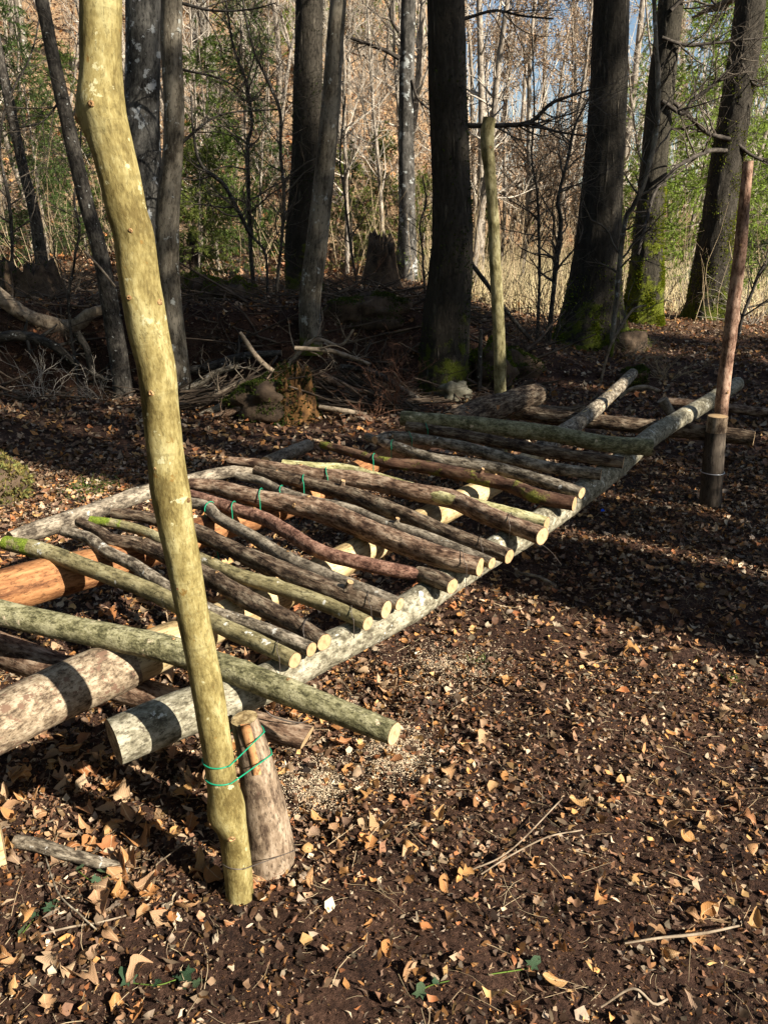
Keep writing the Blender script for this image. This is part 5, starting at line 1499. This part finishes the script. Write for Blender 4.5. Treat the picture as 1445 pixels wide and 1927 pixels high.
# beeches that keep their brown leaves
def leafy_mesh(P, n, size, cols, g, spread=.04):
    k, m, _ = P.shape
    i, j = g.integers(0, k, n), g.integers(1, m, n)
    c = P[i, j] + g.normal(0, spread, (n, 3))
    cc = cols[g.choice(len(cols), n)] * g.uniform(.6, 1.15, (n, 1))
    q = [(np.array([(-.5, 0, 0), (0, -.32, .06), (.5, 0, 0), (0, .32, .08)]), np.array([(0, 1, 2), (0, 2, 3)]))]
    return scatter(c, g.uniform(.7, 1.3, n) * size, q, 1.0, cc, g)
BROWN = np.array([(.50, .36, .24), (.58, .46, .33), (.44, .28, .16), (.62, .53, .41)])
bproto = []
for i, (h, r, nb, nl) in enumerate(((6.5, .05, 36, 4800), (9, .07, 46, 6800), (4.5, .035, 30, 3200))):
    tr, cr, (P1, P2, P3) = bare_tree_mesh(h, r, nb, 400 + i, .03, .08, (.6, 1.7), 5)
    o = tree_proto('beech_sapling', tr, cr, M['sapling'], M['twig'])
    V, F, C = leafy_mesh(P2, nl, .055, BROWN, np.random.default_rng(i))
    tag(put('leaves', mesh_np('leaves', V, None, F, M['foliage'], False, {'col': ('FLOAT_COLOR', C)}), o), kind='stuff')
    bproto.append(o)
spots = [(985, 17.5, 1, 1.0), (940, 19, 0, 1.1), (1040, 20, 1, 1.0), (905, 21, 1, 1.1), (1010, 24, 1, 1.2), (1085, 22, 0, 1.2), (960, 27, 1, 1.3), (790, 20, 2, 1.0), (700, 24, 0, .9), (1190, 24, 0, 1.0), (660, 28, 1, 1.0), (60, 15, 2, .6), (20, 17, 0, .6), (440, 22, 2, .9), (500, 27, 0, .9), (1050, 30, 1, 1.4), (920, 32, 1, 1.4), (560, 20, 2, .8)]
for px, y, k, sc in spots:
    u = (px - PW / 2) / FPX
    plant(bproto[k], u * (y * CP + .2), y, BG_.uniform(0, 6.28), sc, 'brown-leaved young beech behind, ' + gap(u * (y * CP + .2), y), 'tree', 'brown-leaved beeches in the wood behind')

# young spruces
def spruce_mesh(h, seed, nb, col, dens=1.0):
    g = np.random.default_rng(seed)
    z = np.sort(g.uniform(.06, .98, nb)) * h
    a = g.uniform(0, 2 * np.pi, nb)
    L = (1 - z / h) * h * .27 + .15
    k = 7
    t = np.linspace(0, 1, k)
    P = np.zeros((nb, k, 3))
    P[..., 0] = np.cos(a)[:, None] * t * L[:, None]
    P[..., 1] = np.sin(a)[:, None] * t * L[:, None]
    P[..., 2] = z[:, None] + (-.35 * t + .22 * t ** 2)[None] * L[:, None]
    R = np.maximum(.012 * (L / L.max())[:, None] * np.linspace(1, .2, k)[None], .002)
    P2, R2 = grow(P, R, nb * 7, .15, 1, (.15 * h / 5, .5 * h / 5), (35, 65), 4, .5, -.25, .15, g)
    n = int(nb * 175 * dens)
    i, f = g.integers(0, len(P2), n), g.uniform(0, 2.99, n)
    j = f.astype(int); f = (f - j)[:, None]
    c = P2[i, j] * (1 - f) + P2[i, j + 1] * f
    d = unit(P2[i, j + 1] - P2[i, j])
    d = unit(d + g.normal(0, .45, (n, 3)))
    sd = unit(np.cross(d, g.normal(size=(n, 3))))
    ln = g.uniform(.05, .11, (n, 1)) * (h / 5) ** .4
    V = np.stack([c - sd * ln * .10, c + sd * ln * .10, c + d * ln], 1).reshape(-1, 3)
    F = np.arange(3 * n).reshape(-1, 3)
    C = np.repeat(np.asarray(col)[None] * g.uniform(.45, 1.3, (n, 1)), 3, 0)
    k0 = np.linspace(0, 1, 10)
    tr = tube(np.stack([0 * k0, 0 * k0, k0 * h], 1), .035 * h / 5 * (1.05 - k0) + .004, 8)
    return tr, join([strands(P, R, 3), strands(P2, R2, 3)]), (V, F, C)
sproto = []
for i, (h, nb, col) in enumerate(((4.2, 130, (.12, .17, .035)), (6.0, 160, (.09, .14, .035)), (3.0, 100, (.20, .24, .05)), (9.0, 200, (.24, .33, .05)))):
    tr, br, (V, F, C) = spruce_mesh(h, 500 + i, nb, col)
    o = tree_proto('spruce', tr, br, M['sapling'], M['twig'])
    tag(put('needles', mesh_np('needles', V, None, F, M['foliage'], False, {'col': ('FLOAT_COLOR', C)}), o), kind='stuff')
    sproto.append(o)
for lab, px, y, k, sc in (('young spruce on the left slope beside the slim leaning tree', 92, 14.5, 1, .68), ('young spruce behind the slim leaning tree, higher up', 165, 17, 0, 1.0), ('green spruce between the yellow post and the dark upright trunk', 410, 14.2, 0, .95), ('low spruce in the undergrowth right of the sinuous trunk', 372, 12.2, 2, .7), ('spruce sapling just left of the dark upright trunk', 470, 17, 1, .9), ('yellowish spruce sapling right of the leaning grey trunk', 665, 15, 2, .75), ('low yellow-green spruce beside the slender lichened trunk', 715, 16.5, 2, .9), ('small spruce behind the big straight trunk', 900, 18, 2, .6), ('bright green spruce between the two mossy trunks', 1318, 15.5, 3, .85), ('second bright spruce behind the mossy trunks', 1300, 21, 3, 1.0), ('dark spruce at the right edge of the picture', 1475, 17, 1, 1.0), ('tall spruce at the upper right corner', 1450, 26, 3, 1.1), ('spruce far up the slope left of the dark upright trunk', 500, 30, 3, .9), ('spruce at the upper left on the slope', 30, 24, 1, 1.1), ('tall spruce up the slope behind the leaning grey trunk', 690, 33, 3, 1.0), ('tall spruce on the slope above the sinuous trunk', 400, 36, 3, 1.2), ('small spruce left of the far pale post', 800, 17, 2, .7), ('slim spruce behind the widest trunk', 1200, 26, 3, .9)):
    u = (px - PW / 2) / FPX
    plant(sproto[k], u * (y * CP + .2), y, BG_.uniform(0, 6.28), sc, lab, 'spruce', 'young spruces in the wood behind')

# undergrowth, meadow grass, far wood
g = np.random.default_rng(91)
def stems(n, y0, y1, h, r, lean, umin=-.62, umax=.62, k=5):
    y = g.uniform(y0, y1, n); x = g.uniform(umin, umax, n) * y
    P = np.zeros((n, k, 3)); P[:, 0] = np.column_stack([x, y, H(x, y) - .02])
    d = unit(np.column_stack([g.normal(0, lean, n), g.normal(0, lean, n), np.ones(n)]))
    L = g.uniform(h[0], h[1], n)
    for i in range(1, k):
        d = unit(d + g.normal(0, .13, (n, 3)) + np.array([0, 0, -.04]))
        P[:, i] = P[:, i - 1] + d * (L / (k - 1))[:, None]
    return P, g.uniform(.6, 1.3, (n, 1)) * r * np.linspace(1, .3, k)[None]
A = stems(4200, 12, 42, (.5, 2.2), .0055, .22)
A2 = grow(A[0], A[1], 9000, .3, 1, (.15, .6), (25, 65), 4, .7, .3, .3, g)
V, Q = join([strands(*A), strands(*A2)])
tag(put('undergrowth', mesh_np('undergrowth', V, Q, None, M['tantwig'])), 'tangle of dry tan stems covering the slope behind', 'undergrowth', kind='stuff')
A = stems(14000, 13.5, 26, (.2, .8), .008, .3, .05, .60, 4)
V, Q = strands(*A)
tag(put('meadow_grass', mesh_np('meadow_grass', V, Q, None, M['drygrass'])), 'sunlit strip of dry straw-coloured grass behind the trunks', 'grass', kind='stuff')
A = stems(1500, 48, 95, (9, 20), .07, .03, -.75, .75, 6)
u_ = A[0][:, 0, 0] / A[0][:, 0, 1]
kp = ~((u_ > .09) & (u_ < .36) & (g.uniform(size=len(u_)) < .6))
A = (A[0][kp], A[1][kp])
A2 = grow(A[0], A[1], 6000, .25, 1, (1.0, 3.5), (25, 65), 4, .35, .4, .25, g)
V, Q = join([strands(*A), strands(A2[0], np.maximum(A2[1], .012))])
tag(put('far_wood', mesh_np('far_wood', V, Q, None, M['greytwig'])), 'far bare wood closing the view behind the slope', 'wood', kind='stuff')

# ------------------------------------------------------------------ the rest of the wood, to the right of and behind the camera: it shades the scene, some trees added for that
def shade_pos(p, q):
    return PERP * p + SUN_H * q
def shade_tree(label, p, q, r, h=16, seed=1, crown=True, mat='oak', tw=90):
    x, y = shade_pos(p, q)
    base = np.array([x, y, float(H(x, y))])
    o = tag(empty('oak_tree', base), label, 'tree')
    t = np.linspace(0, 1, 60)
    C = np.stack([.15 * np.sin(t * 4 + seed), .15 * np.cos(t * 3 + seed), t * h - .1], 1)
    C[:, :2] -= C[0, :2]
    V, Q, bc = tube(C, r * (1.0 - .6 * t), 40, trunkdisp(.4, seed))
    put('trunk', mesh_np('trunk', V, Q, None, M[mat], True, {'bc': ('FLOAT_VECTOR', bc)}), o)
    if crown:
        P1, R1 = grow(C[None, ::5], (r * (1 - .6 * t))[None, ::5], tw // 8, .4, 1, (1.5, 4), (40, 80), 9, .4, .5, .25, TG)
        P2, R2 = grow(P1, R1, tw, .2, 1, (.6, 1.8), (25, 65), 6, .5, .3, .3, TG)
        P3, R3 = grow(P2, R2, tw * 3, .2, 1, (.2, .7), (25, 65), 4, .6, .2, .3, TG)
        put('crown', mesh_np('crown', *join([strands(P1, R1, 5), strands(P2, R2, 4), strands(P3, R3, 3)]), None, M['twig']), o)
    return o
for k, (p, q, r, lab) in enumerate(((3.42, 8.0, .50, 'oak beyond the right picture edge, first of the row'), (4.12, 9.5, .24, 'slim oak beyond the right picture edge, second of the row'),
        (5.55, 12.5, .42, 'oak right of the picture, third of the row'), (6.78, 11.5, .55, 'thick oak right of the picture, fourth of the row'),
        (7.6, 11.0, .40, 'oak right of the picture, fifth of the row'), (8.5, 14.0, .50, 'oak right of the picture, sixth of the row'), (9.15, 11.5, .5, 'oak right of the picture, seventh of the row'), (10.8, 14.5, .4, 'oak right of the picture, last of the row'))):
    shade_tree(lab, p, q, r, seed=k + 1)
for k, (p, q, kk, sc, lab) in enumerate(((7.2, 17, 3, 2.0, 'big spruce right of the picture'), (9.2, 18, 3, 2.0, 'big spruce right of the picture, second of the row'), (4.55, 1.9, 2, .62, 'unseen knee-high young spruce added just right of the slender reddish post'), (4.3, 4.6, 0, 1.05, 'unseen young spruce added right of the picture among the oaks'), (5.1, 5.0, 0, 1.1, 'unseen young spruce added right of the picture, beside the smaller one'))):  # young spruces added unseen, sized to shade low ground and leave posts lit
    x, y = shade_pos(p, q)
    plant(sproto[kk], x, y, k * 1.7, sc, lab, 'spruce', 'spruces right of the picture')

def shade_pine(label, p, q, z0, sc):  # added unseen: high crown shades the bank and leaves the posts sunlit
    x, y = shade_pos(p, q)
    o = tag(empty('added_shade_pine', (x, y, float(H(x, y)))), label, 'tree', 'unseen pines added right of the picture')
    t = np.linspace(0, 1, 30)
    V, Q, bc = tube(np.stack([0 * t, 0 * t, t * (z0 + 9 * sc * .9)], 1), .17 * (1.05 - t), 16, trunkdisp(.3, 3))
    put('trunk', mesh_np('trunk', V, Q, None, M['redbrown'], True, {'bc': ('FLOAT_VECTOR', bc)}), o)
    for ch in sproto[3].children:
        if ch.name.split('.')[0] in ('crown', 'needles'):
            c = ch.copy(); COL.objects.link(c); c.parent = o
            c.location = (0, 0, z0); c.scale = (sc * 1.25, sc * 1.25, sc)
for lab, p, q, z0, sc in (('unseen pine added right of the picture, first of three', 4.25, 8.6, 8.6, .75), ('unseen pine added right of the picture, middle of three', 5.5, 7.4, 8.4, .62), ('unseen pine added right of the picture, last of three', 7.3, 8.4, 7.5, .7)):
    shade_pine(lab, p, q, z0, sc)
shade_tree('unseen crownless oak added behind the camera to the right', .08, 8.5, .42, seed=33, crown=False)  # added for the foreground shadow, crown left off to keep the post sunlit

# tall spruces added unseen round the clearing to block sky light
for k in range(24):
    az = math.radians(BG_.uniform(170, 292))
    rr = BG_.uniform(11, 18)
    plant(sproto[3], math.sin(az) * rr, math.cos(az) * rr, BG_.uniform(0, 6.28), BG_.uniform(1.6, 2.2), 'unseen tall spruce added round the clearing to block sky light', 'spruce', 'unseen spruces added round the clearing')
